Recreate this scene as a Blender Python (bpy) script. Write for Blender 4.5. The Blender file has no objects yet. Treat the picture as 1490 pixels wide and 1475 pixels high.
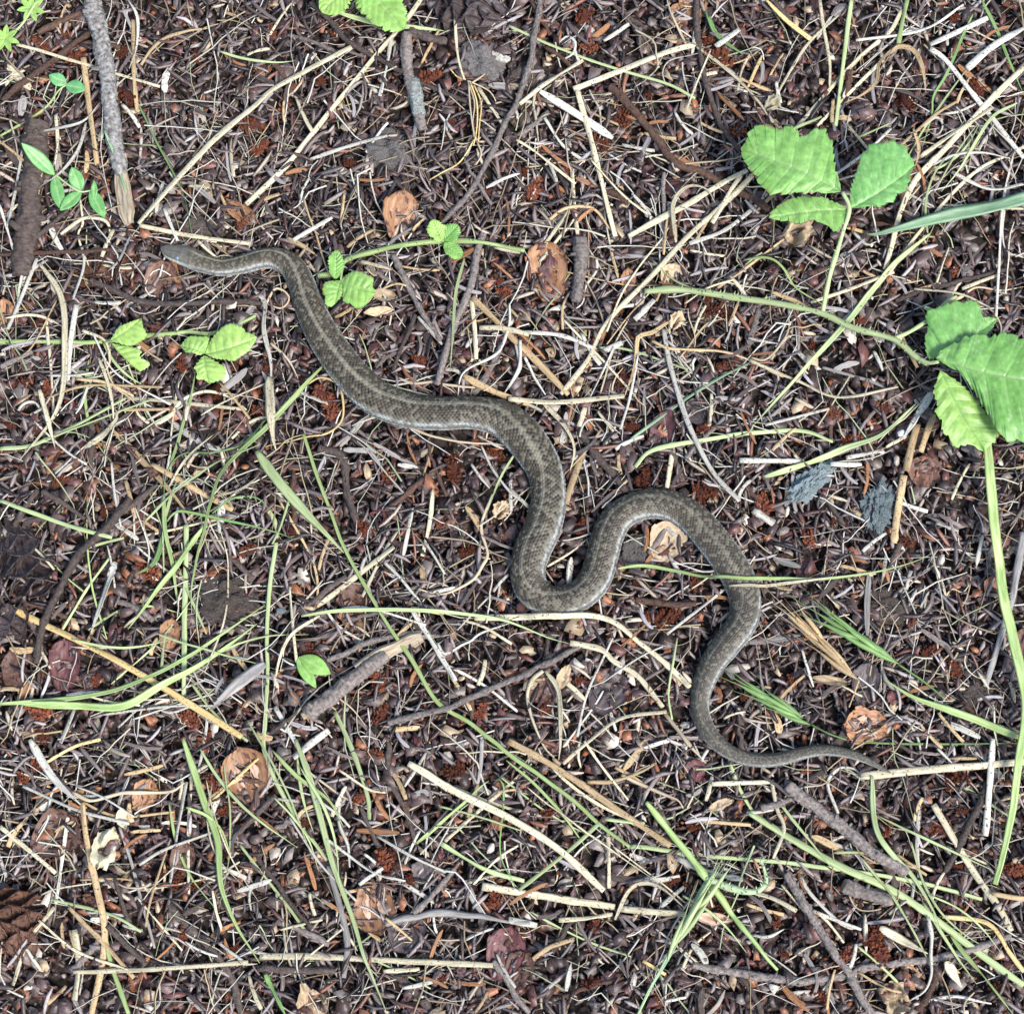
import bpy, math, random
import numpy as np
from mathutils import Vector, Matrix

random.seed(7)
RNG = np.random.default_rng(7)
SC = bpy.context.scene
COL = SC.collection

# ---------------------------------------------------------------- camera
W, H = 1490.0, 1475.0            # frame used for all plan measurements
S = 0.00035                      # metres per plan unit at ground level (frame about 0.52 m wide)
DIST = 0.95
TILT = math.radians(9.0)         # the photographer stands at the lower edge and leans over
TANH = (W / 2 * S) / DIST
cam_d = bpy.data.cameras.new('camera')
cam_d.sensor_fit = 'HORIZONTAL'
cam_d.sensor_width = 36.0
cam_d.lens = 18.0 / TANH
cam_d.clip_start = 0.01
cam_d.clip_end = 200.0
cam = bpy.data.objects.new('camera', cam_d)
COL.objects.link(cam)
CAM = np.array([0.0, -DIST * math.sin(TILT), DIST * math.cos(TILT) + 0.006])
cam.location = CAM
cam.rotation_euler = (TILT, 0, 0)
SC.camera = cam

# ---------------------------------------------------------------- sky, sun, exposure
SUN_DIR = Vector((0.42, -0.42, 0.80)).normalized()
world = bpy.data.worlds.new('World')
SC.world = world
world.use_nodes = True
wn = world.node_tree
for n in list(wn.nodes):
    wn.nodes.remove(n)
sky = wn.nodes.new('ShaderNodeTexSky')
sky.sky_type = 'NISHITA'
sky.sun_disc = False
sky.sun_elevation = math.asin(SUN_DIR.z)
sky.sun_rotation = math.atan2(SUN_DIR.x, SUN_DIR.y)
sky.air_density = 1.0
sky.dust_density = 1.2
sky.ozone_density = 1.0
bg = wn.nodes.new('ShaderNodeBackground')
bg.inputs['Strength'].default_value = 0.11
wo = wn.nodes.new('ShaderNodeOutputWorld')
wn.links.new(sky.outputs[0], bg.inputs['Color'])
wn.links.new(bg.outputs[0], wo.inputs['Surface'])
sun_d = bpy.data.lights.new('sun', 'SUN')
sun_d.energy = 1.9
sun_d.angle = math.radians(18)
sun_d.color = (1.0, 0.975, 0.94)
sun = bpy.data.objects.new('sun', sun_d)
COL.objects.link(sun)
sun.rotation_euler = SUN_DIR.to_track_quat('Z', 'Y').to_euler()
sun.location = SUN_DIR * 3
SC.view_settings.view_transform = 'Standard'
SC.view_settings.look = 'None'
SC.view_settings.gamma = 1.0
SC.view_settings.use_curve_mapping = False
SC.view_settings.exposure = 1.62

# ---------------------------------------------------------------- geometry helpers
_ct, _st = math.cos(TILT), math.sin(TILT)


def at(px, py, z):
    """plan position -> point of the world at height z (arrays allowed)"""
    px = np.asarray(px, float); py = np.asarray(py, float); z = np.asarray(z, float)
    dx = (px - W / 2) / (W / 2) * TANH
    dy = (H / 2 - py) / (W / 2) * TANH
    vx, vy, vz = dx, dy * _ct + _st, dy * _st - _ct
    k = (z - CAM[2]) / vz
    return np.stack([CAM[0] + vx * k, CAM[1] + vy * k, z + 0 * k], -1)


_T = {}


def vnoise(x, y, freq, seed):
    """smooth value noise in [-1,1]"""
    if seed not in _T:
        _T[seed] = np.random.default_rng(1000 + seed).uniform(-1, 1, (256, 256))
    t = _T[seed]
    x = np.asarray(x, float) * freq + 77.3; y = np.asarray(y, float) * freq + 31.7
    xi = np.floor(x).astype(int); yi = np.floor(y).astype(int)
    fx = x - xi; fy = y - yi
    fx = fx * fx * (3 - 2 * fx); fy = fy * fy * (3 - 2 * fy)
    a = t[xi % 256, yi % 256]; b = t[(xi + 1) % 256, yi % 256]
    c = t[xi % 256, (yi + 1) % 256]; d = t[(xi + 1) % 256, (yi + 1) % 256]
    return (a * (1 - fx) + b * fx) * (1 - fy) + (c * (1 - fx) + d * fx) * fy


def gz(x, y):
    """soft relief of the litter, metres"""
    return 0.0030 * vnoise(x, y, 14, 1) + 0.0022 * vnoise(x, y, 42, 2)


def ground_z(x, y):
    return gz(x, y) + 0.0011 * vnoise(x, y, 110, 3) + 0.0006 * vnoise(x, y, 300, 4)


def smooth_curve(pts, step=6.0):
    """Catmull-Rom through plan points, resampled every `step` units"""
    P = np.array(pts, float)
    if len(P) == 2:
        L = np.linalg.norm(P[1] - P[0]); n = max(4, int(L / step))
        t = np.linspace(0, 1, n)[:, None]
        return P[0] * (1 - t) + P[1] * t
    Q = np.vstack([2 * P[0] - P[1], P, 2 * P[-1] - P[-2]])
    out = []
    for i in range(1, len(Q) - 2):
        p0, p1, p2, p3 = Q[i - 1], Q[i], Q[i + 1], Q[i + 2]
        n = max(2, int(np.linalg.norm(p2 - p1) / step))
        t = np.linspace(0, 1, n, endpoint=False)[:, None]
        out.append(0.5 * (2 * p1 + (p2 - p0) * t + (2 * p0 - 5 * p1 + 4 * p2 - p3) * t ** 2
                          + (3 * p1 - p0 - 3 * p2 + p3) * t ** 3))
    out.append(P[-1:])
    R = np.vstack(out)
    d = np.r_[0, np.cumsum(np.linalg.norm(np.diff(R, axis=0), axis=1))]
    n = max(4, int(d[-1] / step))
    s = np.linspace(0, d[-1], n)
    return np.stack([np.interp(s, d, R[:, k]) for k in range(R.shape[1])], -1)


def mesh_from(name, V, F, uv=None, col=None, smooth=True, mats=()):
    """V (n,3); F list/array of faces; uv per vertex; col per vertex rgb"""
    me = bpy.data.meshes.new(name)
    V = np.asarray(V, np.float32)
    if isinstance(F, np.ndarray):
        k = F.shape[1]; nf = len(F)
        me.vertices.add(len(V)); me.vertices.foreach_set('co', V.ravel())
        me.loops.add(nf * k); me.loops.foreach_set('vertex_index', F.astype(np.int32).ravel())
        me.polygons.add(nf)
        me.polygons.foreach_set('loop_start', np.arange(0, nf * k, k, dtype=np.int32))
        me.polygons.foreach_set('loop_total', np.full(nf, k, np.int32))
        me.update(calc_edges=True)
    else:
        me.from_pydata([tuple(map(float, v)) for v in V], [], [tuple(int(i) for i in f) for f in F])
        me.update()
    if smooth:
        me.polygons.foreach_set('use_smooth', np.ones(len(me.polygons), bool))
    if uv is not None:
        li = np.zeros(len(me.loops), np.int32); me.loops.foreach_get('vertex_index', li)
        lay = me.uv_layers.new(name='UVMap')
        lay.data.foreach_set('uv', np.asarray(uv, np.float32)[li].ravel())
    if col is not None:
        at_ = me.color_attributes.new('Col', 'FLOAT_COLOR', 'POINT')
        c4 = np.ones((len(V), 4), np.float32); c4[:, :3] = col
        at_.data.foreach_set('color', c4.ravel())
    for m in mats:
        me.materials.append(m)
    return me


def obj(name, me, parent=None, **props):
    o = bpy.data.objects.new(name, me)
    COL.objects.link(o)
    if parent is not None:
        o.parent = parent
    for k, v in props.items():
        if v is not None:
            o[k] = v
    return o


# ---------------------------------------------------------------- materials
MATS = {}


def mat(key, c1, c2, rough=0.7, spec=0.3, mode='streak', trans=0.0, bump=0.3, scale=1.0, speck=None, vary=0.25, c3=None):
    if key in MATS:
        return MATS[key]
    m = bpy.data.materials.new(key)
    m.use_nodes = True
    nt = m.node_tree; N = nt.nodes; L = nt.links
    bs = N['Principled BSDF']; out = N['Material Output']
    bs.inputs['Roughness'].default_value = rough
    bs.inputs['Specular IOR Level'].default_value = spec
    if mode == 'streak':
        tc = N.new('ShaderNodeUVMap'); tc.uv_map = 'UVMap'
        mp = N.new('ShaderNodeMapping'); mp.inputs['Scale'].default_value = (120 * scale, 9, 1)
        oi = N.new('ShaderNodeObjectInfo')
        cb = N.new('ShaderNodeCombineXYZ')
        mu = N.new('ShaderNodeMath'); mu.operation = 'MULTIPLY'; mu.inputs[1].default_value = 57.0
        L.new(oi.outputs['Random'], mu.inputs[0]); L.new(mu.outputs[0], cb.inputs[2]); L.new(mu.outputs[0], cb.inputs[0])
        L.new(tc.outputs[0], mp.inputs['Vector']); L.new(cb.outputs[0], mp.inputs['Location'])
        vec = mp.outputs[0]
    else:
        tc = N.new('ShaderNodeTexCoord')
        mp = N.new('ShaderNodeMapping'); mp.inputs['Scale'].default_value = (260 * scale,) * 3
        oi = N.new('ShaderNodeObjectInfo')
        L.new(tc.outputs['Object'], mp.inputs['Vector'])
        mu = N.new('ShaderNodeMath'); mu.operation = 'MULTIPLY'; mu.inputs[1].default_value = 57.0
        L.new(oi.outputs['Random'], mu.inputs[0]); L.new(mu.outputs[0], mp.inputs['Location'])
        vec = mp.outputs[0]
    nz = N.new('ShaderNodeTexNoise'); nz.inputs['Scale'].default_value = 1.0; nz.inputs['Detail'].default_value = 5
    nz.inputs['Roughness'].default_value = 0.65
    L.new(vec, nz.inputs['Vector'])
    if mode == 'attr':
        ca = N.new('ShaderNodeVertexColor'); ca.layer_name = 'Col'
        hs = N.new('ShaderNodeHueSaturation')
        mr = N.new('ShaderNodeMapRange'); mr.inputs['To Min'].default_value = 0.72; mr.inputs['To Max'].default_value = 1.28
        mr.inputs['From Min'].default_value = 0.3; mr.inputs['From Max'].default_value = 0.7
        L.new(nz.outputs['Fac'], mr.inputs['Value']); L.new(mr.outputs[0], hs.inputs['Value'])
        L.new(ca.outputs['Color'], hs.inputs['Color'])
        colr = hs.outputs['Color']
    else:
        rp = N.new('ShaderNodeValToRGB')
        rp.color_ramp.elements[0].position = 0.33; rp.color_ramp.elements[1].position = 0.67
        rp.color_ramp.elements[0].color = (*c1, 1); rp.color_ramp.elements[1].color = (*c2, 1)
        if c3:
            e = rp.color_ramp.elements.new(0.74); e.color = (*c3, 1)
        L.new(nz.outputs['Fac'], rp.inputs['Fac'])
        hs = N.new('ShaderNodeHueSaturation')
        mr = N.new('ShaderNodeMapRange'); mr.inputs['To Min'].default_value = 1 - vary; mr.inputs['To Max'].default_value = 1 + vary
        L.new(oi.outputs['Random'], mr.inputs['Value']); L.new(mr.outputs[0], hs.inputs['Value'])
        L.new(rp.outputs['Color'], hs.inputs['Color'])
        colr = hs.outputs['Color']
    if speck:
        n2 = N.new('ShaderNodeTexNoise'); n2.inputs['Scale'].default_value = speck[1]; n2.inputs['Detail'].default_value = 3
        tg = N.new('ShaderNodeTexCoord'); L.new(tg.outputs['Object'], n2.inputs['Vector'])
        r2 = N.new('ShaderNodeValToRGB'); r2.color_ramp.elements[0].position = speck[2]; r2.color_ramp.elements[1].position = speck[2] + 0.06
        L.new(n2.outputs['Fac'], r2.inputs['Fac'])
        mx = N.new('ShaderNodeMix'); mx.data_type = 'RGBA'
        L.new(r2.outputs['Color'], mx.inputs[0]); L.new(colr, mx.inputs[6]); mx.inputs[7].default_value = (*speck[0], 1)
        colr = mx.outputs[2]
    L.new(colr, bs.inputs['Base Color'])
    if bump:
        bp = N.new('ShaderNodeBump'); bp.inputs['Strength'].default_value = bump; bp.inputs['Distance'].default_value = 0.0006
        L.new(nz.outputs['Fac'], bp.inputs['Height']); L.new(bp.outputs[0], bs.inputs['Normal'])
    if trans:
        tr = N.new('ShaderNodeBsdfTranslucent'); L.new(colr, tr.inputs['Color'])
        ms = N.new('ShaderNodeMixShader'); ms.inputs[0].default_value = trans
        L.new(bs.outputs[0], ms.inputs[1]); L.new(tr.outputs[0], ms.inputs[2]); L.new(ms.outputs[0], out.inputs['Surface'])
    MATS[key] = m
    return m


SP = ((0.10, 0.07, 0.045), 900, 0.60)
mat('cream_straw', (0.31, 0.255, 0.145), (0.55, 0.49, 0.335), 0.5, 0.4, speck=SP)
mat('bleached_straw', (0.28, 0.255, 0.20), (0.52, 0.49, 0.41), 0.55, 0.35, speck=SP)
mat('tan_straw', (0.27, 0.18, 0.09), (0.46, 0.33, 0.17), 0.6, 0.3, speck=SP)
mat('golden_straw', (0.50, 0.33, 0.11), (0.66, 0.50, 0.22), 0.5, 0.4, speck=SP)
mat('orange_wood', (0.17, 0.065, 0.025), (0.36, 0.17, 0.07), 0.6, 0.3, speck=SP)
mat('green_blade', (0.12, 0.23, 0.055), (0.26, 0.39, 0.14), 0.45, 0.4, trans=0.25)
mat('pale_green_blade', (0.30, 0.37, 0.15), (0.45, 0.51, 0.26), 0.5, 0.35, trans=0.2)
mat('yellow_green_blade', (0.25, 0.35, 0.09), (0.43, 0.52, 0.23), 0.45, 0.4, trans=0.25)
mat('blue_green_blade', (0.13, 0.24, 0.12), (0.26, 0.37, 0.21), 0.4, 0.5, trans=0.2)
mat('grey_wood', (0.13, 0.115, 0.10), (0.31, 0.285, 0.255), 0.75, 0.25, bump=0.6)
mat('dark_bark', (0.0315, 0.0210, 0.0168), (0.1050, 0.0784, 0.0644), 0.75, 0.25, bump=1.0, scale=5.5, c3=(0.2310, 0.2030, 0.1750))
mat('red_bark', (0.0420, 0.0210, 0.0140), (0.1120, 0.0630, 0.0420), 0.75, 0.25, bump=1.0, scale=5.5, c3=(0.2310, 0.1680, 0.1260))
mat('grey_bark', (0.07, 0.053, 0.045), (0.23, 0.195, 0.17), 0.8, 0.2, bump=1.0, scale=5.5, c3=(0.40, 0.37, 0.33))
mat('lichen_bark', (0.0480, 0.0336, 0.0280), (0.2880, 0.2800, 0.2560), 0.85, 0.15, bump=1.0, scale=4.5, c3=(0.4640, 0.4800, 0.4560))
mat('pale_wood', (0.15, 0.11, 0.07), (0.38, 0.31, 0.21), 0.7, 0.25, bump=0.6)
mat('pale_lichen', (0.10, 0.085, 0.07), (0.38, 0.42, 0.38), 0.9, 0.1, mode='noise', scale=3, bump=1.0)
mat('root_fibre', (0.30, 0.22, 0.13), (0.52, 0.43, 0.29), 0.65, 0.25)
mat('leaf_green', None, None, 0.42, 0.45, mode='attr', trans=0.22, bump=0.25)
mat('cone_scale_tan', (0.1785, 0.0723, 0.0298), (0.3655, 0.1955, 0.0935), 0.5, 0.4, scale=3.0, bump=0.7, c3=(0.4760, 0.3230, 0.1870), speck=((0.0765, 0.0298, 0.0170), 7, 0.56))
mat('cone_scale_brown', (0.0562, 0.0240, 0.0150), (0.1500, 0.0750, 0.0465), 0.55, 0.35, scale=3.0, bump=0.8, c3=(0.2550, 0.1575, 0.1050), speck=((0.0263, 0.0120, 0.0090), 8, 0.55))
mat('cone_scale_wine', (0.0488, 0.0135, 0.0135), (0.1275, 0.0435, 0.0390), 0.5, 0.4, scale=3.0, bump=0.7, c3=(0.2250, 0.1275, 0.1125), vary=0.4, speck=((0.0225, 0.0090, 0.0090), 8, 0.56))
mat('cone_scale_dark', (0.0240, 0.0160, 0.0152), (0.0880, 0.0640, 0.0608), 0.5, 0.45, scale=3.0, bump=0.6, c3=(0.1600, 0.1360, 0.1360))
mat('bud_purple', (0.0350, 0.0182, 0.0175), (0.1050, 0.0616, 0.0581), 0.45, 0.4, scale=3.0, bump=0.8, c3=(0.2100, 0.1610, 0.1610), vary=0.4)
mat('pollen_cone_red', (0.0560, 0.0176, 0.0112), (0.1920, 0.0600, 0.0280), 0.85, 0.12, mode='noise', scale=0.06, bump=0.8, c3=(0.4000, 0.1600, 0.0640), vary=0.45)
mat('pollen_cone_core', (0.03, 0.012, 0.010), (0.09, 0.03, 0.02), 0.9, 0.1, mode='noise', scale=0.05)
mat('soil_clod', (0.0450, 0.0330, 0.0258), (0.1140, 0.0930, 0.0780), 0.95, 0.1, mode='noise', scale=0.07, bump=1.0)
mat('clod_grey', (0.0715, 0.0618, 0.0553), (0.1690, 0.1527, 0.1398), 0.95, 0.1, mode='noise', scale=0.07, bump=1.0)
mat('lichen_blue', (0.05, 0.058, 0.055), (0.26, 0.31, 0.31), 0.9, 0.1, mode='noise', scale=0.1, c3=(0.45, 0.50, 0.48), bump=1.0)
mat('dead_leaf', (0.30, 0.20, 0.11), (0.54, 0.42, 0.27), 0.6, 0.3, mode='noise', scale=0.035, bump=0.5)
mat('dead_leaf_pale', (0.30, 0.26, 0.16), (0.52, 0.47, 0.33), 0.6, 0.3, mode='noise', scale=0.05, bump=0.8)
mat('dead_leaf_pink', (0.40, 0.24, 0.16), (0.56, 0.39, 0.28), 0.55, 0.35, mode='noise', scale=0.035, bump=0.4)
mat('needle_brown', (0.05, 0.034, 0.028), (0.16, 0.12, 0.10), 0.38, 0.55, vary=0.5, c3=(0.28, 0.235, 0.205))
mat('needle_grey', (0.15, 0.128, 0.122), (0.35, 0.315, 0.30), 0.45, 0.5, vary=0.35)
mat('litter', None, None, 0.38, 0.55, mode='attr', bump=0.5, scale=4)
mat('crumbs', None, None, 0.9, 0.15, mode='attr', bump=0.8, scale=6)
mat('snake_skin', None, None, 0.5, 0.3, mode='attr', bump=0.12, scale=10)
mat('snake_eye', (0.05, 0.065, 0.08), (0.11, 0.135, 0.155), 0.12, 0.6, mode='noise', bump=0)
mat('fuzzy_green', (0.40, 0.50, 0.26), (0.60, 0.68, 0.42), 0.8, 0.2, mode='noise', trans=0.2, bump=0.8)
mat('snail_white', (0.55, 0.53, 0.50), (0.75, 0.73, 0.70), 0.5, 0.4, mode='noise', bump=0.3, scale=0.03)

# ---------------------------------------------------------------- the ground: one sheet, fine under the camera, coarse to the horizon
def build_ground():
    fine = np.arange(-0.40, 0.4001, 0.0022)
    far = [0.4]
    st = 0.004
    while far[-1] < 60:
        st *= 1.35; far.append(far[-1] + st)
    far = np.array(far[1:])
    ax = np.r_[-far[::-1], fine, far]
    X, Y = np.meshgrid(ax, ax, indexing='ij')
    Z = ground_z(X, Y) - 0.0012
    R = np.maximum(np.abs(X), np.abs(Y))
    Z = np.where(R > 0.45, 0.004 * vnoise(X, Y, 6, 9) * np.exp(-R / 20) - 0.001, Z)
    n = len(ax)
    i = np.arange(n * n).reshape(n, n)
    F = np.stack([i[:-1, :-1], i[1:, :-1], i[1:, 1:], i[:-1, 1:]], -1).reshape(-1, 4)
    m = bpy.data.materials.new('forest_soil')
    m.use_nodes = True
    N = m.node_tree.nodes; L = m.node_tree.links
    bs = N['Principled BSDF']; bs.inputs['Roughness'].default_value = 0.95; bs.inputs['Specular IOR Level'].default_value = 0.15
    tc = N.new('ShaderNodeTexCoord')
    n1 = N.new('ShaderNodeTexNoise'); n1.inputs['Scale'].default_value = 260; n1.inputs['Detail'].default_value = 8
    n2 = N.new('ShaderNodeTexVoronoi'); n2.inputs['Scale'].default_value = 330
    L.new(tc.outputs['Object'], n1.inputs['Vector']); L.new(tc.outputs['Object'], n2.inputs['Vector'])
    r = N.new('ShaderNodeValToRGB')
    r.color_ramp.elements[0].position = 0.3; r.color_ramp.elements[1].position = 0.75
    r.color_ramp.elements[0].color = (0.008, 0.006, 0.005, 1); r.color_ramp.elements[1].color = (0.060, 0.045, 0.037, 1)
    L.new(n1.outputs['Fac'], r.inputs['Fac']); L.new(r.outputs['Color'], bs.inputs['Base Color'])
    b = N.new('ShaderNodeBump'); b.inputs['Strength'].default_value = 1.0; b.inputs['Distance'].default_value = 0.0015
    L.new(n2.outputs['Distance'], b.inputs['Height']); L.new(b.outputs[0], bs.inputs['Normal'])
    me = mesh_from('ground', np.stack([X, Y, Z], -1).reshape(-1, 3), F, mats=[m])
    obj('ground', me, kind='structure', label='dark crumbly forest soil under the needle litter')


build_ground()
# ---------------------------------------------------------------- the snake
SNAKE = [(236, 361, 9), (241, 363, 19), (250, 367, 27), (263, 371, 32), (278, 376, 34), (297, 384, 31), (325, 390, 29), (355, 385, 32),
         (380, 378, 34), (402, 377, 35), (424, 388, 37), (439, 413, 39), (450, 445, 43), (466, 480, 47), (487, 514, 50),
         (516, 551, 52), (553, 582, 53), (598, 598, 52), (640, 602, 51), (688, 601, 50), (728, 609, 54), (755, 629, 57),
         (776, 655, 55), (792, 683, 51), (798, 712, 50), (797, 740, 52), (788, 772, 55), (774, 803, 54), (768, 832, 50), (775, 858, 48),
         (795, 873, 46), (820, 874, 45), (847, 864, 46), (866, 842, 47), (876, 810, 46), (884, 780, 47), (899, 754, 46),
         (925, 738, 45), (957, 733, 45), (988, 741, 45), (1015, 761, 46), (1040, 790, 47), (1062, 820, 47), (1078, 849, 46),
         (1085, 880, 44), (1078, 909, 43), (1056, 939, 41), (1035, 968, 36), (1022, 1000, 30), (1018, 1025, 27), (1023, 1049, 25),
         (1036, 1072, 23), (1057, 1091, 21), (1085, 1103, 20), (1115, 1106, 20), (1140, 1103, 19), (1165, 1096, 18), (1198, 1091, 16),
         (1234, 1096, 13), (1262, 1106, 10), (1292, 1122, 4)]


def build_snake():
    C = smooth_curve(SNAKE, 2.0)
    C[:, 2] = np.maximum(C[:, 2] * 0.97, 3)
    r = C[:, 2] / 2 * S
    w0 = at(C[:, 0], C[:, 1], 0.008)
    g = gz(w0[:, 0], w0[:, 1])
    k = np.ones(41) / 41
    g = np.convolve(np.pad(g, 20, mode='edge'), k, 'valid')
    zc = g + 0.0028 + r * 0.80 + 0.002 * (r < 0.004)
    k2 = np.ones(25) / 25
    zc = np.convolve(np.pad(zc, 12, mode='edge'), k2, 'valid')
    hs = np.linspace(0, 1, len(C))
    zc = zc + 0.004 * np.clip(1 - hs / 0.06, 0, 1)          # head lifted slightly
    zc = zc + 0.0038 * np.clip((hs - 0.86) / 0.14, 0, 1)          # the tail rides on the needles
    P = at(C[:, 0], C[:, 1], zc)
    d = np.r_[0, np.cumsum(np.linalg.norm(np.diff(P, axis=0), axis=1))]
    n = int(d[-1] / 0.00052)
    s = np.linspace(0, d[-1], n)
    P = np.stack([np.interp(s, d, P[:, i]) for i in range(3)], -1)
    r = np.interp(s, d, r)
    T = np.gradient(P, axis=0); T /= np.linalg.norm(T, axis=1)[:, None]
    frac = s / d[-1]
    lean = np.clip(1 - frac / 0.30, 0, 1)
    up = np.stack([-0.40 + 0 * s, 0.54 + 0.26 * lean, np.ones(n)], -1)
    side = np.cross(T, up); side /= np.linalg.norm(side, axis=1)[:, None]
    up = np.cross(side, T)
    m = 150
    th = np.linspace(-math.pi, math.pi, m, endpoint=False)
    rows = 29; span = math.radians(256)
    a = th / (span / rows)
    headlen = 0.0165
    b = np.cumsum(np.gradient(s) / np.maximum(0.23 * r, 0.0006))
    A, B = np.meshgrid(a, b); A = A.copy()
    TH = np.broadcast_to(th, A.shape); SS = np.broadcast_to(s[:, None], A.shape)
    FR = SS / d[-1]
    # staggered rhombic scales
    i0 = np.round(A)
    best = np.full(A.shape, 9.0); DA = np.zeros_like(A); DB = np.zeros_like(A); CI = np.zeros_like(A); CJ = np.zeros_like(A)
    for di in (-1, 0, 1):
        ii = i0 + di
        off = np.where(np.abs(ii) % 2 == 1, 0.5, 0.0)
        jj = np.round(B - off) + off
        da = A - ii; db = B - jj
        mm = np.abs(da) + 2 * np.abs(db)
        w = mm < best
        best = np.where(w, mm, best); DA = np.where(w, da, DA); DB = np.where(w, db, DB); CI = np.where(w, ii, CI); CJ = np.where(w, jj, CJ)
    belly = np.abs(TH) > span / 2
    bodyf = np.clip((SS - headlen * 0.75) / (headlen * 0.5), 0, 1)
    hgt = 0.055 * (1 - best ** 2) + 0.030 * np.exp(-(DA / 0.16) ** 2) * (best < 0.9) + 0.020 * DB
    vb = np.abs((B * 0.5) % 1.0 - 0.5) * 2
    hgt = np.where(belly, 0.03 * vb, hgt) * bodyf
    rr = r[:, None] * (1 + hgt)
    flat = np.where(np.cos(TH) < -0.35, 0.78, 0.90)
    wid = np.ones_like(rr)
    # the head: broad at the jaw, flattened on top
    hp = np.clip(1 - SS / headlen, 0, 1)
    flat = flat * (1 - 0.22 * np.clip(hp * 1.6, 0, 1) * (np.cos(TH) > 0))
    brow = 0.10 * np.exp(-((SS - 0.0085) / 0.003) ** 2) * np.exp(-((np.abs(TH) - 0.95) / 0.3) ** 2)
    rr = rr * (1 + brow)
    xs = rr * wid * np.sin(TH); ys = rr * flat * np.cos(TH)
    V = P[:, None, :] + side[:, None, :] * xs[..., None] + up[:, None, :] * ys[..., None]
    # colours of each scale
    h = (np.sin(CI * 12.9898 + CJ * 78.233) * 43758.5453) % 1.0
    olive = np.array([0.060, 0.045, 0.028]); dark = np.array([0.007, 0.006, 0.005]); tan = np.array([0.26, 0.235, 0.165])
    pale = np.array([0.36, 0.37, 0.33]); white = np.array([0.42, 0.44, 0.43]); slate = np.array([0.056, 0.054, 0.048])
    c = olive * (0.65 + 0.75 * h)[..., None]
    ai = np.abs(CI)

    def mix(c, t, f):
        f = np.clip(f, 0, 1)[..., None]
        return c * (1 - f) + t * f
    c = mix(c, slate, np.clip((FR - 0.62) / 0.25, 0, 1) * 0.75)
    # darker saddle on either side of the back stripe, paler flanks
    c = mix(c, olive * 0.62, np.exp(-((np.abs(A) - 3.2) / 1.9) ** 2) * 0.55)
    c = mix(c, np.array([0.115, 0.100, 0.072]), np.exp(-((np.abs(A) - 7.4) / 1.3) ** 2) * 0.5)
    # two rows of small dark spots on each side, alternating
    ph = CJ / 3.0 + np.where(ai > 4.5, 0.5, 0) + 0.2 * vnoise(SS, 0 * SS, 60, 22)
    spot = (np.cos(2 * math.pi * ph) > 0.0) & (((ai > 0.5) & (ai < 2.5)) | ((ai > 4.5) & (ai < 7.5) & (h > 0.3)))
    c = mix(c, dark, spot * np.clip(1.6 - best, 0, 1) * (0.78 - 0.35 * np.clip((FR - 0.45) / 0.3, 0, 1)))
    fleck = (h > 0.72) & (ai < 9)
    c = mix(c, tan, fleck * np.clip(1.4 - best, 0, 1) * 0.55)
    # dorsal stripe: clear behind the head, fainter further back
    stripe = np.exp(-(A / 0.80) ** 4)
    sf = np.interp(FR, [0, 0.02, 0.25, 0.5, 0.8, 1], [0.2, 0.95, 0.85, 0.62, 0.3, 0.08])
    c = mix(c, tan, stripe * sf * np.where(FR < 0.09, 1.0, 0.62 + 0.38 * (h > 0.45)))
    # flank stripe and the pale belly
    c = mix(c, np.array([0.33, 0.345, 0.33]), np.exp(-((np.abs(A) - 9.0) / 1.1) ** 2) * (0.35 + 0.5 * (h > 0.4)))
    c = mix(c, np.array([0.10, 0.10, 0.09]), np.exp(-((np.abs(A) - 10.4) / 0.5) ** 2) * 0.45)
    c = mix(c, white * (0.6 + 0.35 * (h > 0.4))[..., None], np.clip((np.abs(A) - 10.6) / 2.2, 0, 1) * 0.85)
    c = c * np.where(np.abs(A) < 8.4, 0.80, 1.0)[..., None]
    # pale skin between scales
    gap = np.clip((best - 0.80) / 0.2, 0, 1) * (~belly) * bodyf
    c = mix(c, np.array([0.20, 0.18, 0.13]), gap * 0.45)
    # the head: plain olive plates, pale lips
    hd = 1 - bodyf
    nz = vnoise(SS * 1.0, TH * r[:, None], 500, 21)
    hc = np.array([0.118, 0.108, 0.083]) * (1 + 0.22 * nz)[..., None]
    lips = np.clip((np.abs(TH) - 1.38) / 0.2, 0, 1)
    hc = hc * (1 - lips[..., None]) + np.array([0.36, 0.37, 0.32]) * lips[..., None]
    plate = np.minimum(np.abs((SS / 0.0047 + 0.35 * np.cos(TH * 1.2)) % 1 - 0.5), np.abs(np.abs(TH) - 0.42) * 0.9 + 0.02 * (SS > 0.010))
    plate = np.minimum(plate, np.abs(np.abs(TH) - 1.28) * 0.9)
    lipseg = np.where(np.abs(TH) > 1.4, np.abs((SS / 0.0021) % 1 - 0.5), 1)
    seam = np.clip(1 - plate / 0.07, 0, 1) * (np.abs(TH) < 1.6) + 0.8 * np.clip(1 - lipseg / 0.1, 0, 1)
    hc = hc * (1 - 0.55 * np.clip(seam, 0, 1)[..., None])
    mouth = np.exp(-((np.abs(TH) - 1.98) / 0.07) ** 2) * (SS < headlen * 0.95)
    hc = hc * (1 - 0.75 * mouth[..., None])
    c = mix(c, hc, hd)
    n_, m_ = A.shape
    idx = np.arange(n_ * m_).reshape(n_, m_)
    F = np.stack([idx[:-1], np.roll(idx[:-1], -1, 1), np.roll(idx[1:], -1, 1), idx[1:]], -1).reshape(-1, 4)
    Vf = V.reshape(-1, 3); cf = c.reshape(-1, 3)
    # closed ends
    tipv = np.array([P[0] - T[0] * r[0] * 0.8, P[-1] + T[-1] * 0.002])
    base = len(Vf)
    Vf = np.vstack([Vf, tipv]); cf = np.vstack([cf, [hc[0, m // 2], slate]])
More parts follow.
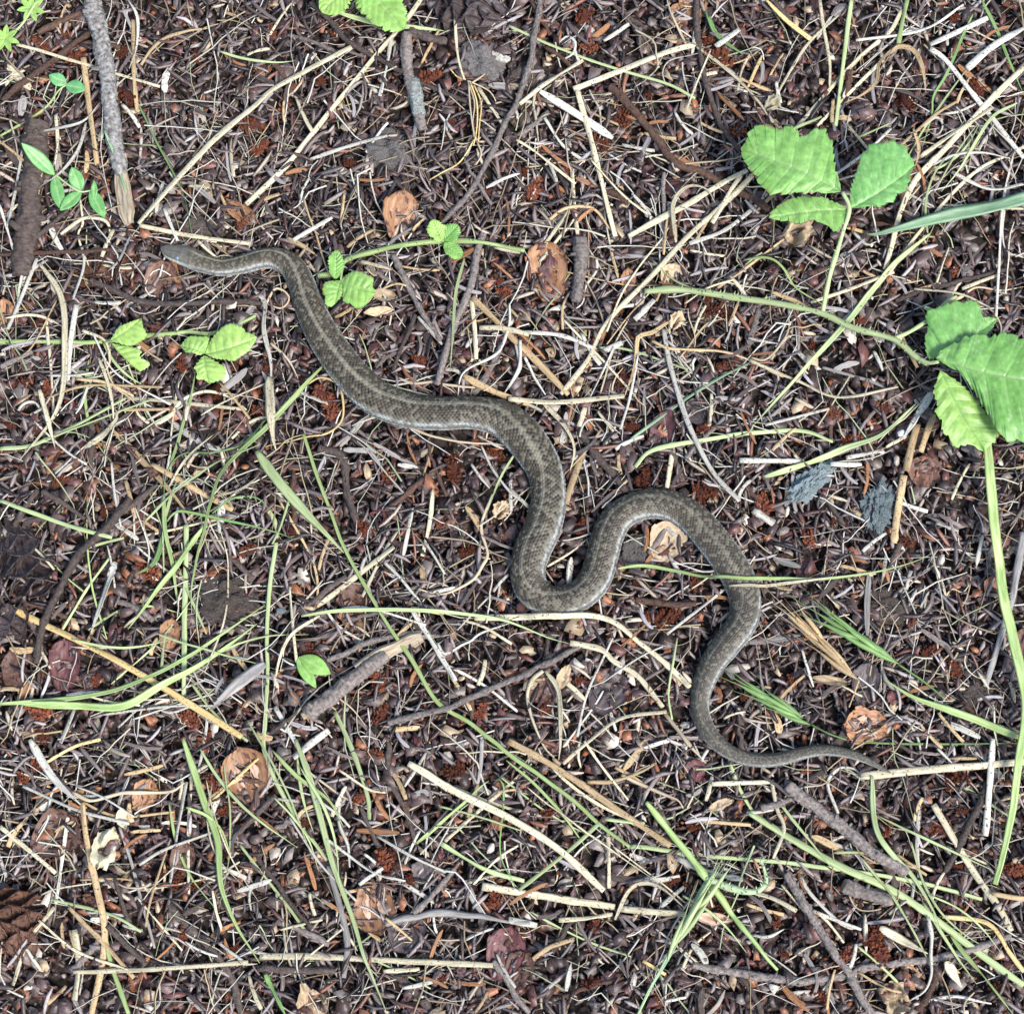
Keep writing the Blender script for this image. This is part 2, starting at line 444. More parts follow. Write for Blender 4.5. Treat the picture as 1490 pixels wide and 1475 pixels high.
    tri0 = np.stack([idx[0], np.full(m_, base), np.roll(idx[0], -1), np.roll(idx[0], -1)], -1)
    faces = [F, ]
    me = bpy.data.meshes.new('snake')
    allF = np.vstack([F])
    me = mesh_from('snake_body', Vf, allF, col=cf, mats=[MATS['snake_skin']])
    # cap fans
    import bmesh
    bm = bmesh.new(); bm.from_mesh(me); bm.verts.ensure_lookup_table()
    for j in range(m_):
        k = (j + 1) % m_
        for ring, tip in ((0, base), (n_ - 1, base + 1)):
            try:
                f = bm.faces.new((bm.verts[idx[ring, j]], bm.verts[tip], bm.verts[idx[ring, k]])); f.smooth = True
            except ValueError:
                pass
    bmesh.ops.recalc_face_normals(bm, faces=bm.faces[:])
    bm.to_mesh(me); bm.free()
    o = obj('snake', me, label='slender brown keeled-scale snake stretched in loose curves across the litter', category='snake')
    # eyes
    i_e = int(0.0100 / 0.00052)
    for sg in (-1, 1):
        ang = sg * 1.18
        rr_ = r[i_e]
        c0 = P[i_e] + side[i_e] * math.sin(ang) * rr_ * 0.94 + up[i_e] * math.cos(ang) * rr_ * 0.80
        bm = bmesh.new(); bmesh.ops.create_uvsphere(bm, u_segments=20, v_segments=12, radius=0.0015)
        em = bpy.data.meshes.new('eye'); bm.to_mesh(em); bm.free(); em.materials.append(MATS['snake_eye'])
        em.polygons.foreach_set('use_smooth', np.ones(len(em.polygons), bool))
        e = obj('eye', em, o); e.location = c0
    return P, r


SNP, SNR = build_snake()
_SN = SNP[::8]; _SR = SNR[::8]


def snake_clear(xy, z, margin=0.0012):
    """lift z so that a strand passes over the snake's back"""
    out = np.array(z, float)
    for i in range(len(xy)):
        dd = np.hypot(_SN[:, 0] - xy[i, 0], _SN[:, 1] - xy[i, 1])
        j = int(np.argmin(dd - _SR))
        q = dd[j] / (_SR[j] + 0.004)
        if q < 1.0:
            top = _SN[j, 2] + (_SR[j] * 0.95 + margin) * math.sqrt(max(0, 1 - q * q * 0.6))
            out[i] = max(out[i], top)
    if len(out) > 9:
        k = np.ones(5) / 5
        out = np.maximum(out, np.convolve(np.pad(out, 2, mode='edge'), k, 'valid'))
    return out


# ---------------------------------------------------------------- labels: unique, by look and by neighbours
LAND = [  # plan x, y, radius, phrase
    (262, 372, 36, "the snake's head"), (425, 392, 36, "the snake's neck bend"), (505, 540, 45, "the snake's front stretch"),
    (640, 602, 45, "the snake's level stretch"), (775, 650, 45, "the snake's middle bend"), (800, 870, 48, "the snake's tight loop"),
    (957, 725, 45, "the snake's high arch"), (1083, 875, 45, "the snake's rear bend"), (1022, 1030, 40, "the tail's turn"),
    (1160, 1097, 40, "the level tail"), (1290, 1121, 30, "the tail tip"),
    (1220, 250, 75, "the three-leaflet bramble leaf"), (1430, 560, 85, "the large bramble leaf"), (190, 500, 38, "the creased bramble leaflets"),
    (318, 512, 45, "the small bramble sprig"), (508, 420, 38, "the neck-side bramble leaf"), (530, 5, 50, "the top-edge bramble leaves"),
    (648, 345, 32, "the tiny toothed leaflets"), (158, 150, 50, "the thick grey stick"), (46, 270, 50, "the dark log piece"),
    (606, 140, 35, "the lichen-tipped stick"), (583, 312, 40, "the orange cone scale"), (800, 400, 48, "the wine-stained scale"),
    (1175, 703, 36, "the blue-grey lichen tuft"), (1276, 738, 36, "the ragged lichen tuft"), (545, 1322, 42, "the heart-shaped scale"),
    (358, 1124, 42, "the pinhole scale"), (84, 1211, 42, "the red-brown scale"), (35, 810, 60, "the dark fir cone"), (690, 25, 48, "the top fir cone"),
    (330, 865, 50, "the round soil clod"), (525, 985, 60, "the broken branch"), (150, 950, 45, "the golden straw"), (455, 975, 28, "the two-leaf seedling"),
    (1050, 1300, 60, "the green stalk"), (1257, 1056, 38, "the curled tan scale"), (1240, 925, 45, "the upper green seed head"),
    (1115, 1018, 40, "the lower green seed head"), (1120, 1422, 60, "the pale curved stick"), (970, 788, 34, "the mottled scale"),
    (885, 1003, 38, "the dark ragged flake"), (1035, 1336, 34, "the pinkish dead leaf"), (1235, 1215, 55, "the thick grey twig"),
    (1400, 305, 60, "the broad blue-green blade"), (1450, 800, 60, "the tall yellow-green blade"), (155, 1232, 34, "the pale crumpled leaf"),
    (22, 1350, 48, "the bottom-left fir cone"), (110, 280, 45, "the leafy vetch"), (695, 1400, 40, "the long level straw"),
    (985, 466, 28, "the curled tan leaf"), (560, 437, 32, "the tan dead leaves"), (570, 215, 42, "the pale soil clod"),
    (905, 200, 40, "the tall cream straw"), (1270, 1295, 38, "the bark chunk"), (300, 950, 50, "the bundled grass blades"),
    (1010, 230, 45, "the knobbly long twig"), (740, 1230, 60, "the sloping cream straw"), (1310, 100, 50, "the hooked tan blade"),
    (400, 1300, 60, "the bottom grass stems"), (1300, 1450, 34, "the beige bottom leaf"), (155, 388, 48, "the buried fir cone"),
]
USED = {}


def rel(px, py, skip=None, rank=0):
    """phrase placing a point by a landmark near it"""
    dd = sorted(((math.hypot(px - l[0], py - l[1]) / (l[2] + 20), l) for l in LAND if l[3] != skip), key=lambda q: q[0])
    l = dd[rank][1]
    dx, dy = px - l[0], py - l[1]
    dist = math.hypot(dx, dy)
    ang = math.degrees(math.atan2(-dy, dx)) % 360
    w = ['right of', 'up and right of', 'above', 'up and left of', 'left of', 'down and left of', 'below', 'down and right of'][int((ang + 22.5) // 45) % 8]
    if dist < l[2] * 0.8:
        w = 'against'
    elif dist < l[2] * 1.7:
        w = 'just ' + w
    elif dist > l[2] * 3.4:
        w = 'well ' + w
    return w + ' ' + l[3], l[3]


def orient(dx, dy):
    a = math.degrees(math.atan2(-dy, dx)) % 180
    return ['lying level', 'sloping gently up rightwards', 'sloping up rightwards', 'sloping steeply up rightwards', 'lying upright',
            'sloping steeply up leftwards', 'sloping up leftwards', 'sloping gently up leftwards'][int((a + 11.25) // 22.5) % 8]


def small_label(desc, px, py, dx=None, dy=None):
    for rank in (0, 1, 2, 3):
        r, _ = rel(px, py, rank=rank)
        opts = ([f'{desc} {r}'] if dx is None else []) + ([f'{desc} {orient(dx, dy)} {r}'] if dx is not None else [])
        for o in opts:
            if o not in USED and len(o.split()) <= 16:
                USED[o] = 1
                return o
    (r1, k1), (r2, _) = rel(px, py), rel(px, py, rank=1)
    for q in ('smaller ', 'paler ', 'duller ', 'slighter '):
        o = f'{desc} {r1}, nearer {rel(px, py, rank=1)[1]}'
        if o not in USED and len(o.split()) <= 16:
            USED[o] = 1
            return o
        o = f'{desc} between {k1} and {rel(px, py, rank=2)[1]}'
        if o not in USED and len(o.split()) <= 16:
            USED[o] = 1
            return o
    for rank in range(4, 12):
        o = f'{desc} {rel(px, py, rank=rank)[0]}'
        if o not in USED:
            USED[o] = 1
            return o
    return None


def span_label(desc, p, q):
    r1, k1 = rel(*p)
    for rank in range(0, 5):
        r2, k2 = rel(*q, rank=rank)
        if k2 == k1:
            continue
        for st in (f'{desc} from {k1} to {k2}', f'{desc} from {r1} to {k2}', f'{desc} from {k1} to {r2}'):
            if len(st.split()) <= 16 and st not in USED:
                USED[st] = 1
                return st
    return small_label(desc, (p[0] + q[0]) / 2, (p[1] + q[1]) / 2, q[0] - p[0], q[1] - p[1])


# ---------------------------------------------------------------- strands: straw, blades, twigs, roots
COLKEY = {'s': ('cream_straw', 'cream'), 'b': ('bleached_straw', 'bleached'), 't': ('tan_straw', 'tan'), 'y': ('golden_straw', 'golden'),
          'o': ('orange_wood', 'orange'), 'g': ('green_blade', 'green'), 'l': ('pale_green_blade', 'pale green'), 'v': ('yellow_green_blade', 'yellow-green'),
          'e': ('blue_green_blade', 'blue-green'), 'a': ('grey_wood', 'grey'), 'k': ('dark_bark', 'dark brown'), 'r': ('red_bark', 'reddish brown'),
          'h': ('grey_bark', 'grey-barked'), 'f': ('root_fibre', 'pale')}


def strand_mesh(name, P3, w, kind, taper=(0.8, 0.5), seed=0):
    """P3 (n,3) centre line in metres, w full width in metres"""
    rg = np.random.default_rng(seed)
    n = len(P3)
    T = np.gradient(P3, axis=0); T /= np.linalg.norm(T, axis=1)[:, None] + 1e-12
    up0 = np.array([0, 0, 1.0])
    side = np.cross(T, up0); side /= np.linalg.norm(side, axis=1)[:, None] + 1e-9
    up = np.cross(side, T)
    s = np.r_[0, np.cumsum(np.linalg.norm(np.diff(P3, axis=0), axis=1))]
    f = s / max(s[-1], 1e-9)
    if kind == 'blade':
        sec = np.array([(-1, 0.10), (-0.5, 0.02), (0, -0.16), (0.5, 0.02), (1, 0.10), (0.5, -0.07), (0, -0.25), (-0.5, -0.07)])
        ww = np.interp(f, [0, 0.12, 0.5, 0.8, 1], [taper[0], 1, 1, 0.45 + 0.55 * taper[1], taper[1]])
        roll = np.interp(f, np.linspace(0, 1, 5), rg.normal(0, 0.45, 5))
    elif kind == 'straw':
        an = np.linspace(0, 2 * math.pi, 10, endpoint=False)
        sec = np.stack([np.cos(an), 0.62 * np.sin(an)], -1)
        sec[2, 1] *= 0.80; sec[3, 1] *= 0.80
        ww = np.interp(f, [0, 0.06, 0.94, 1], [taper[0], 1, 0.9, taper[1]])
        ww = ww * (1 + 0.07 * np.interp(f, np.linspace(0, 1, 14), rg.normal(0, 1, 14)))
        for q in np.arange(rg.uniform(0.02, 0.05), s[-1], rg.uniform(0.045, 0.07)):
            ww = ww * (1 + 0.22 * np.exp(-((s - q) / 0.0012) ** 2))
        roll = np.interp(f, np.linspace(0, 1, 4), rg.normal(0, 0.5, 4))
    elif kind == 'twig':
        an = np.linspace(0, 2 * math.pi, 26 if w > 0.005 else 13, endpoint=False)
        sec = np.stack([np.cos(an), np.sin(an)], -1)
        ww = np.interp(f, [0, 0.05, 0.95, 1], [taper[0], 1, 0.85, taper[1]])
        ww = ww * (1 + 0.06 * np.interp(f, np.linspace(0, 1, max(4, n // 6)), rg.normal(0, 1, max(4, n // 6))))
        for q in np.arange(rg.uniform(0.004, 0.012), s[-1], rg.uniform(0.010, 0.018) + 4 * max(0, w - 0.004)):
            ww = ww * (1 + (0.2 if w > 0.005 else 1) * rg.uniform(0.08, 0.3) * np.exp(-((s - q) / (0.35 * w + 0.0006)) ** 2))
        roll = np.zeros(n)
    elif kind == 'splint':
        sec = np.array([(-1, -0.3), (-0.9, 0.28), (-0.2, 0.42), (0.35, 0.30), (0.95, 0.34), (1, -0.3)])
        ww = np.interp(f, [0, 0.15, 0.85, 1], [taper[0], 1, 1, taper[1]])
        ww = ww * (1 + 0.10 * np.interp(f, np.linspace(0, 1, 6), rg.normal(0, 1, 6)))
        roll = np.full(n, rg.normal(0, 0.35))
    else:  # root
        an = np.linspace(0, 2 * math.pi, 6, endpoint=False)
        sec = np.stack([np.cos(an), 0.85 * np.sin(an)], -1)
        ww = np.interp(f, [0, 0.1, 0.6, 1], [taper[0], 1, 0.9, taper[1]])
        ww = ww * (1 + 0.14 * np.interp(f, np.linspace(0, 1, max(4, n // 3)), rg.normal(0, 1, max(4, n // 3))))
        roll = np.zeros(n)
    m = len(sec)
    hw = (w / 2 * ww)[:, None]
    cr, sr = np.cos(roll)[:, None], np.sin(roll)[:, None]
    sx = sec[None, :, 0] * cr - sec[None, :, 1] * sr
    sy = sec[None, :, 0] * sr + sec[None, :, 1] * cr
    if kind == 'twig':
        TT, AA = np.meshgrid(s, np.linspace(0, math.pi * w, m, endpoint=False), indexing='ij')
        pl = vnoise(TT * 0.45 + seed, AA, 700 if w > 0.005 else 900, 70) 
        bumpn = 1 + 0.07 * rg.normal(0, 1, (n, m)) + (0.10 if w > 0.005 else 0.12) * np.sign(pl) * np.abs(pl) ** 0.5 + 0.05 * vnoise(TT, AA, 250, 71)
        sx = sx * bumpn; sy = sy * bumpn
    V = P3[:, None, :] + side[:, None, :] * (sx * hw)[..., None] + up[:, None, :] * (sy * hw)[..., None]
    uv = np.stack([np.broadcast_to(s[:, None], (n, m)), np.broadcast_to(np.linspace(0, 1, m)[None, :], (n, m))], -1)
    idx = np.arange(n * m).reshape(n, m)
    F = np.stack([idx[:-1], idx[1:], np.roll(idx[1:], -1, 1), np.roll(idx[:-1], -1, 1)], -1).reshape(-1, 4).tolist()
    F.append(list(idx[0])); F.append(list(idx[-1][::-1]))
    V = V.reshape(-1, 3); uv = uv.reshape(-1, 2)
    if kind == 'twig' and n > 8:
        # leaf scars and stubs on the bark
        V = list(V); uv = list(uv)
        for q in range(max(1, int(s[-1] / 0.014))):
            i = int(rg.integers(2, n - 2)); an_ = rg.uniform(-1.3, 1.3)
            dr = side[i] * math.sin(an_) + up[i] * math.cos(an_) + T[i] * rg.uniform(-0.6, 0.6)
            dr /= np.linalg.norm(dr)
            c = P3[i] + dr * hw[i, 0] * 0.7
            tp = P3[i] + dr * hw[i, 0] * rg.uniform(1.3, 1.9)
            e1 = np.cross(dr, T[i]); e1 /= np.linalg.norm(e1) + 1e-9; e2 = np.cross(dr, e1)
            b0 = len(V); rs = hw[i, 0] * rg.uniform(0.3, 0.5)
            for k in range(5):
                t_ = 2 * math.pi * k / 5
                V.append(c + (e1 * math.cos(t_) + e2 * math.sin(t_)) * rs); uv.append((s[i], k / 5))
            for k in range(5):
                t_ = 2 * math.pi * k / 5
                V.append(tp + (e1 * math.cos(t_) + e2 * math.sin(t_)) * rs * 0.55); uv.append((s[i] + 0.002, k / 5))
            for k in range(5):
                F.append([b0 + k, b0 + (k + 1) % 5, b0 + 5 + (k + 1) % 5, b0 + 5 + k])
            F.append([b0 + 5 + k for k in range(5)])
    return mesh_from(name, np.array(V), F, uv=np.array(uv), smooth=(kind != 'splint'))


def centre_line(pts, w, off, kind, seed, over=False, step=None, wob=None):
    """plan polyline -> 3D centre line resting `off` metres above the litter relief"""
    rg = np.random.default_rng(seed)
    C = smooth_curve(pts, step or (5.0 if kind == 'root' else 2.6 if kind == 'twig' else 7.0))
    n = len(C)
    wob = {'root': 1.3, 'twig': 1.1, 'straw': 0.35, 'blade': 0.5, 'splint': 0.2}[kind] if wob is None else wob
    kn = max(3, n // (8 if kind == 'twig' else 4))
    for k in (0, 1):
        C[:, k] += wob * np.interp(np.linspace(0, 1, n), np.linspace(0, 1, kn), rg.normal(0, 1, kn))
    w0 = at(C[:, 0], C[:, 1], 0.006)
    g = gz(w0[:, 0], w0[:, 1])
    L = n * (step or 6)
    kk = int(min(n, max(3, n // 3))) | 1
    if kind in ('straw', 'splint', 'twig', 'blade') and n > 5:      # stiff things bridge the hollows
        pad = kk // 2
        g2 = np.convolve(np.pad(g, pad, mode='edge'), np.ones(kk) / kk, 'valid')[:n]
        g = np.maximum(g2, g * 0.5 + g2 * 0.5)
    tilt = rg.normal(0, 0.0007) * np.linspace(-1, 1, n)
    und = (0.0012 if kind in ('root', 'blade') else 0.0004) * np.interp(np.linspace(0, 1, n), np.linspace(0, 1, max(3, n // 6)), rg.normal(0, 1, max(3, n // 6)))
    z = g + off + w * 0.35 + tilt + und
    if over:
        z = snake_clear(at(C[:, 0], C[:, 1], 0.015)[:, :2], z)
    return at(C[:, 0], C[:, 1], z)


LAYER = {'splint': 0.0040, 'root': 0.0052, 'twig': 0.0044, 'straw': 0.0056, 'blade': 0.0075}
NAMES = {'splint': 'wood_splinter', 'root': 'dry_root', 'twig': 'twig', 'straw': 'dry_straw', 'blade': 'grass_strand'}
CATS = {'splint': 'splinter', 'root': 'root', 'twig': 'twig', 'straw': 'straw', 'blade': 'grass strand'}
GROUPS = {'splint': 'wood splinters in the litter', 'root': 'dry roots in the litter', 'twig': 'twigs in the litter',
          'straw': 'dry straw stems on the litter', 'blade': 'grass blades over the litter'}
_seed = [100]


def strand(kind, ck, w, pts, over=False, off=None, label=None, taper=None, wob=None):
    _seed[0] += 1
    sd = _seed[0]
    # dry blades keep straw colours
    wm = w * S
    off = LAYER[kind] + (sd % 7) * 0.00045 if off is None else off
    P3 = centre_line(pts, wm, off, kind, sd, over, wob=wob)
    tp = taper or {'splint': (0.5, 0.4), 'root': (0.9, 0.35), 'twig': (0.9, 0.7), 'straw': (0.95, 0.8), 'blade': (0.5, 0.1)}[kind]
    me = strand_mesh(NAMES[kind], P3, wm, kind, tp, sd)
    mk, cname = COLKEY[ck]
    me.materials.append(MATS[mk])
    P = np.array(pts, float)
    L = np.linalg.norm(np.diff(P, axis=0), axis=1).sum(); ch = np.linalg.norm(P[-1] - P[0])
    shape = 'straight' if ch > 0.985 * L else ('bent' if ch > 0.88 * L else 'curving')
    size = 'short' if L < 75 else ('long' if L > 220 else '')
    noun = {'splint': 'splinter', 'root': 'dry root', 'twig': 'twig', 'straw': 'straw', 'blade': 'dry blade' if ck in 'sbta' else 'grass blade'}[kind]
    desc = ' '.join(x for x in (size, shape, cname, noun) if x)
    if label is None:
        label = (span_label(desc, P[0], P[-1]) if L > 110 else
                 small_label(desc, P[:, 0].mean(), P[:, 1].mean(), P[-1, 0] - P[0, 0], P[-1, 1] - P[0, 1]))
    return obj(NAMES[kind], me, label=label, category=CATS[kind], group=GROUPS[kind])
# ---------------------------------------------------------------- everything long and thin that the photograph shows one by one
# (kind, colour, width, points[, over the snake])
STR = [
 ('twig','r',10,[(5,146),(35,119),(79,87),(111,62),(130,48)]), ('twig','r',9,[(54,49),(90,30),(128,13)]),
 ('straw','s',4.5,[(24,65),(81,81),(163,106),(233,126)]), ('straw','s',8,[(201,325),(258,260),(320,195),(370,155),(397,130),(451,100),(511,68)]),
 ('straw','s',7,[(358,298),(400,258),(424,233),(478,165),(544,84),(582,41),(614,-3)]), ('straw','t',8,[(121,85),(129,152),(136,200),(141,241)]),
 ('straw','t',6,[(194,30),(195,108),(199,163)]), ('blade','b',5,[(184,0),(199,24),(199,65),(187,100)]),
 ('blade','b',5,[(35,194),(81,187),(122,176),(146,149)]), ('blade','b',5,[(125,179),(114,217),(89,249),(54,274)]),
 ('straw','s',5,[(81,168),(84,206),(79,239)]), ('root','b',4.5,[(207,187),(204,217),(205,252),(213,272),(222,273),(226,262),(222,253),(230,251)]),
 ('blade','g',3,[(187,125),(212,174),(241,231),(266,285),(283,358)]), ('straw','s',6,[(203,328),(271,342),(363,355)]),
 ('straw','s',4,[(287,350),(317,377)]), ('straw','b',5,[(239,304),(258,350)]), ('blade','e',5,[(152,190),(173,244),(195,325)]),
 ('blade','l',4.5,[(320,76),(352,85),(400,91),(428,89)]), ('root','b',3,[(293,146),(296,136),(325,125)]),
 ('root','s',5,[(89,342),(122,317),(152,320),(160,336),(152,355)]), ('root','s',3.5,[(117,290),(121,325),(113,342),(125,372),(130,396)]),
 ('straw','b',4,[(0,298),(20,366)]), ('straw','b',4,[(10,330),(20,290),(33,215)]), ('twig','k',8,[(46,352),(80,322),(100,305)]),
 ('twig','r',7,[(0,372),(81,369),(173,362)]), ('splint','s',14,[(8,92),(45,130)]), ('splint','a',14,[(35,140),(30,168)]),
 ('blade','a',5,[(189,345),(173,380),(157,395)]), ('root','t',5,[(205,95),(235,60),(270,45),(305,39)]),
 ('twig','k',8,[(451,5),(484,35),(506,60),(546,84),(592,108),(641,133),(682,149)]),
 ('twig','h',9,[(786,-5),(775,68),(755,141),(733,184),(712,231),(690,268),(644,325)]), ('twig','k',14,[(595,46),(652,62)]),
 ('straw','b',6,[(571,52),(560,108),(553,140)]), ('straw','s',5,[(695,127),(733,184)]),
 ('blade','l',9,[(492,19),(546,33),(600,39),(660,47)]), ('straw','b',5,[(451,232),(505,214),(563,197)]),
 ('straw','b',4,[(533,222),(557,187),(565,179)]), ('straw','b',6,[(427,350),(484,316)]), ('root','t',3,[(443,287),(459,339),(478,400)]),
 ('splint','b',5,[(587,301),(628,323)]), ('root','b',3.5,[(640,166),(648,180),(648,190),(657,206)]), ('straw','s',5,[(525,380),(571,392)]),
 ('twig','h',9,[(573,371),(592,414),(614,455),(641,496)]), ('twig','h',11,[(706,336),(695,365),(685,414),(666,463),(649,506),(636,561)]),
 ('twig','k',7,[(606,458),(592,490),(573,539)]), ('blade','l',5,[(676,376),(663,428),(659,490),(655,536)]),
 ('root','f',4,[(582,550),(600,558),(641,559),(682,561),(720,574)]), ('straw','t',9,[(674,547),(722,571),(770,588)]),
 ('straw','s',6,[(685,433),(691,482),(693,523)]), ('straw','t',8,[(687,433),(722,468),(770,517)]),
 ('root','b',4,[(744,441),(741,479),(720,515),(674,542),(666,577)]), ('straw','s',7,[(698,477),(735,478),(770,487)]),
 ('root','b',4,[(755,495),(755,533),(733,571)]), ('root','f',3.5,[(386,441),(402,420),(421,433),(410,449),(388,441)]),
 ('blade','b',8,[(370,425),(386,441),(384,479),(394,528),(392,566)]), ('root','f',4,[(394,501),(419,523),(435,550)]),
 ('blade','s',15,[(391,547),(394,599),(398,640),(402,655)]),
 ('blade','v',8,[(470,531),(424,582),(386,623),(325,683),(306,734),(298,769),(287,812),(279,855),(279,893)]),
 ('root','y',3,[(449,561),(468,550),(489,558),(499,582),(495,612),(473,631),(440,637),(372,655)]),
 ('straw','v',5.5,[(442,631),(459,685),(487,760),(500,796),(533,856),(565,910),(600,961),(636,1021),(682,1051),(722,1081),(740,1097),(821,1154),(870,1197),(916,1232)]),
 ('straw','l',5.5,[(916,1232),(935,1232),(1011,1243),(1140,1254),(1198,1262),(1280,1273),(1361,1289),(1429,1308)]),
 ('blade','l',15,[(373,656),(411,707),(459,761),(500,804)]), ('splint','b',7,[(495,649),(538,599)]), ('splint','a',8,[(500,654),(549,656)]),
 ('splint','a',6,[(543,645),(609,681)]), ('splint','b',7,[(579,676),(607,680)]), ('splint','o',4,[(592,631),(597,655),(606,675)]),
 ('splint','s',8,[(606,666),(626,653)]), ('twig','k',12,[(462,653),(497,666),(503,713),(519,760)]), ('twig','r',8,[(554,748),(587,721),(630,685)]),
 ('root','b',4,[(685,675),(712,710)]), ('root','b',3.5,[(701,650),(728,699),(770,740)]), ('blade','l',3.5,[(752,656),(728,696),(706,753)]),
 ('root','f',3.5,[(592,620),(647,639),(747,650)]), ('straw','s',6,[(630,713),(625,760),(614,809)]), ('straw','b',6,[(600,739),(587,809)]),
 ('straw','s',8,[(834,130),(903,103),(970,76),(1014,64)]), ('straw','s',8,[(840,133),(862,212),(895,344)]),
 ('straw','l',4,[(740,38),(808,68),(889,98),(970,122),(1011,144)]), ('straw','s',6,[(756,152),(794,122),(848,87)]),
 ('splint','b',13,[(786,133),(835,163),(892,201)]), ('root','s',4,[(819,117),(783,125),(775,152),(781,179),(783,230)]),
 ('straw','b',5,[(792,171),(819,212),(851,236)]), ('root','b',3.5,[(815,62),(825,53),(836,60),(832,78),(815,85),(808,80)]),
 ('twig','r',12,[(886,125),(924,163),(957,201),(984,236),(1038,260),(1120,306)]), ('twig','k',9,[(1014,0),(1014,54),(1027,119),(1046,174),(1076,222)]),
 ('straw','s',7,[(1095,255),(1052,298),(998,347),(941,409),(903,447),(878,477),(859,517),(840,544),(816,574)]),
 ('straw','s',8,[(914,344),(984,306),(1052,266),(1087,247)]), ('straw','s',6,[(832,249),(835,293),(840,342)]),
 ('splint','o',7,[(838,259),(911,289)]), ('splint','o',6,[(804,266),(824,281)]), ('straw','s',5,[(792,358),(824,309),(831,292)]),
 ('root','t',5,[(800,318),(824,301),(862,301),(889,334)]), ('blade','s',7,[(984,352),(979,298),(1000,271),(1027,274),(1040,296)]),
 ('straw','s',6,[(1036,325),(1065,274),(1079,255)]), ('straw','b',6,[(1003,355),(1052,336),(1093,306),(1117,282)]),
 ('straw','s',5,[(1014,68),(1065,108),(1101,144),(1125,179)]), ('straw','s',3.5,[(973,11),(998,65)]), ('blade','g',8,[(1027,16),(1044,52),(1082,80)]),
 ('straw','b',8,[(1041,68),(1076,43)]), ('straw','b',6,[(878,60),(916,35)]), ('splint','y',5,[(1088,127),(1109,81)]),
 ('root','b',3,[(886,225),(924,244),(968,266)]), ('twig','h',6,[(965,252),(964,358)]), ('root','b',4,[(920,281),(935,300),(945,318),(940,332)]),
 ('straw','l',6,[(1239,0),(1228,81),(1220,152),(1216,184)]), ('straw','v',6,[(1320,0),(1307,65)]),
 ('blade','t',6,[(1307,65),(1280,92),(1277,117),(1258,136),(1226,152)]), ('blade','t',8,[(1296,78),(1307,68),(1329,73),(1342,98),(1348,136)]),
 ('straw','s',6,[(1312,16),(1293,49),(1253,81),(1212,125),(1158,187)]), ('straw','s',5,[(1280,92),(1242,130),(1198,174),(1188,184)]),
 ('straw','s',5,[(1193,0),(1198,35),(1207,92),(1207,127)]), ('straw','s',4,[(1223,19),(1179,60),(1152,100),(1123,152)]),
 ('straw','y',7,[(1114,0),(1144,30),(1179,57)]), ('straw','b',8,[(1353,65),(1396,46),(1437,27)]), ('straw','b',9,[(1407,100),(1443,68),(1490,41)]),
 ('blade','g',5,[(1429,0),(1453,49),(1470,92),(1490,141)]), ('blade','g',4.5,[(1415,22),(1396,65),(1377,108),(1358,141),(1356,168),(1342,214)]),
 ('straw','s',8,[(1490,98),(1443,144),(1415,174),(1375,217),(1331,263),(1312,304),(1299,353),(1288,393)]), ('straw','s',6,[(1443,157),(1388,193),(1339,228)]),
 ('straw','b',7,[(1353,71),(1377,89),(1434,160),(1470,206),(1490,230)]), ('splint','o',8,[(1394,95),(1420,118),(1445,136)]),
 ('splint','o',5,[(1429,60),(1445,46),(1470,38)]), ('straw','s',4,[(1367,298),(1429,301),(1490,304)]), ('root','b',3.5,[(1459,304),(1464,361),(1490,372)]),
 ('straw','s',5,[(1490,214),(1429,244),(1388,279),(1348,325),(1320,361),(1291,400)]),
 ('blade','l',9,[(1352,340),(1329,360),(1291,395),(1239,460),(1193,512),(1144,566),(1090,626)]), ('straw','b',4,[(1475,222),(1461,285),(1455,350),(1450,460)]),
 ('blade','t',6,[(1329,187),(1337,217),(1331,244)]), ('root','b',4,[(1356,241),(1413,222),(1470,231)]), ('splint','y',5,[(1231,331),(1264,340)]),
 ('root','f',4,[(1353,528),(1364,496),(1369,452),(1391,433),(1421,418),(1451,422),(1490,417)]),
 ('blade','v',6,[(1082,378),(1117,375),(1139,390),(1158,420),(1196,443)]), ('twig','k',7,[(1302,437),(1361,417),(1478,390)]),
 ('straw','s',4,[(1090,525),(1158,553),(1220,578),(1307,563)]), ('straw','b',7,[(1076,669),(1170,672)]), ('straw','b',7,[(1209,675),(1253,676)]),
 ('blade','l',10,[(1112,694),(1171,675),(1226,653),(1280,634),(1320,599),(1342,577)]),
 ('straw','l',6,[(924,679),(952,654),(1038,637),(1093,630),(1166,627),(1212,642)]), ('straw','s',7,[(979,656),(970,710)]),
 ('straw','e',4,[(919,639),(984,590),(1038,555),(1090,528)]), ('straw','b',7,[(966,479),(976,534),(992,588),(1011,637),(1038,688),(1076,729)]),
 ('blade','t',7,[(973,468),(946,485),(928,490),(924,534),(908,577)]), ('straw','s',7,[(740,580),(794,585),(848,582),(908,576)]),
 ('blade','s',8,[(789,585),(821,620),(835,653),(829,685)]), ('straw','t',9,[(848,658),(829,713),(824,734)]), ('root','b',4,[(740,577),(778,593),(811,620),(824,631)]),
 ('straw','b',6,[(740,482),(811,487),(862,506)]), ('root','b',5,[(751,495),(754,533),(740,566)]), ('straw','b',9,[(924,466),(952,436)]),
 ('root','t',4,[(949,500),(984,508),(1052,512),(1093,525),(1140,550)]), ('straw','b',3.5,[(976,512),(1027,558)]), ('twig','k',11,[(840,620),(870,666),(911,715)]),
 ('blade','b',12,[(1356,571),(1315,639)]), ('straw','t',10,[(1334,618),(1318,685)]), ('straw','t',9,[(1358,604),(1339,658)]), ('straw','t',10,[(1315,691),(1304,760),(1301,790)]),
 ('blade','v',11,[(1490,1075),(1388,1035),(1334,1016),(1285,987)]), ('blade','g',3,[(1242,1079),(1334,1082),(1490,1081)]),
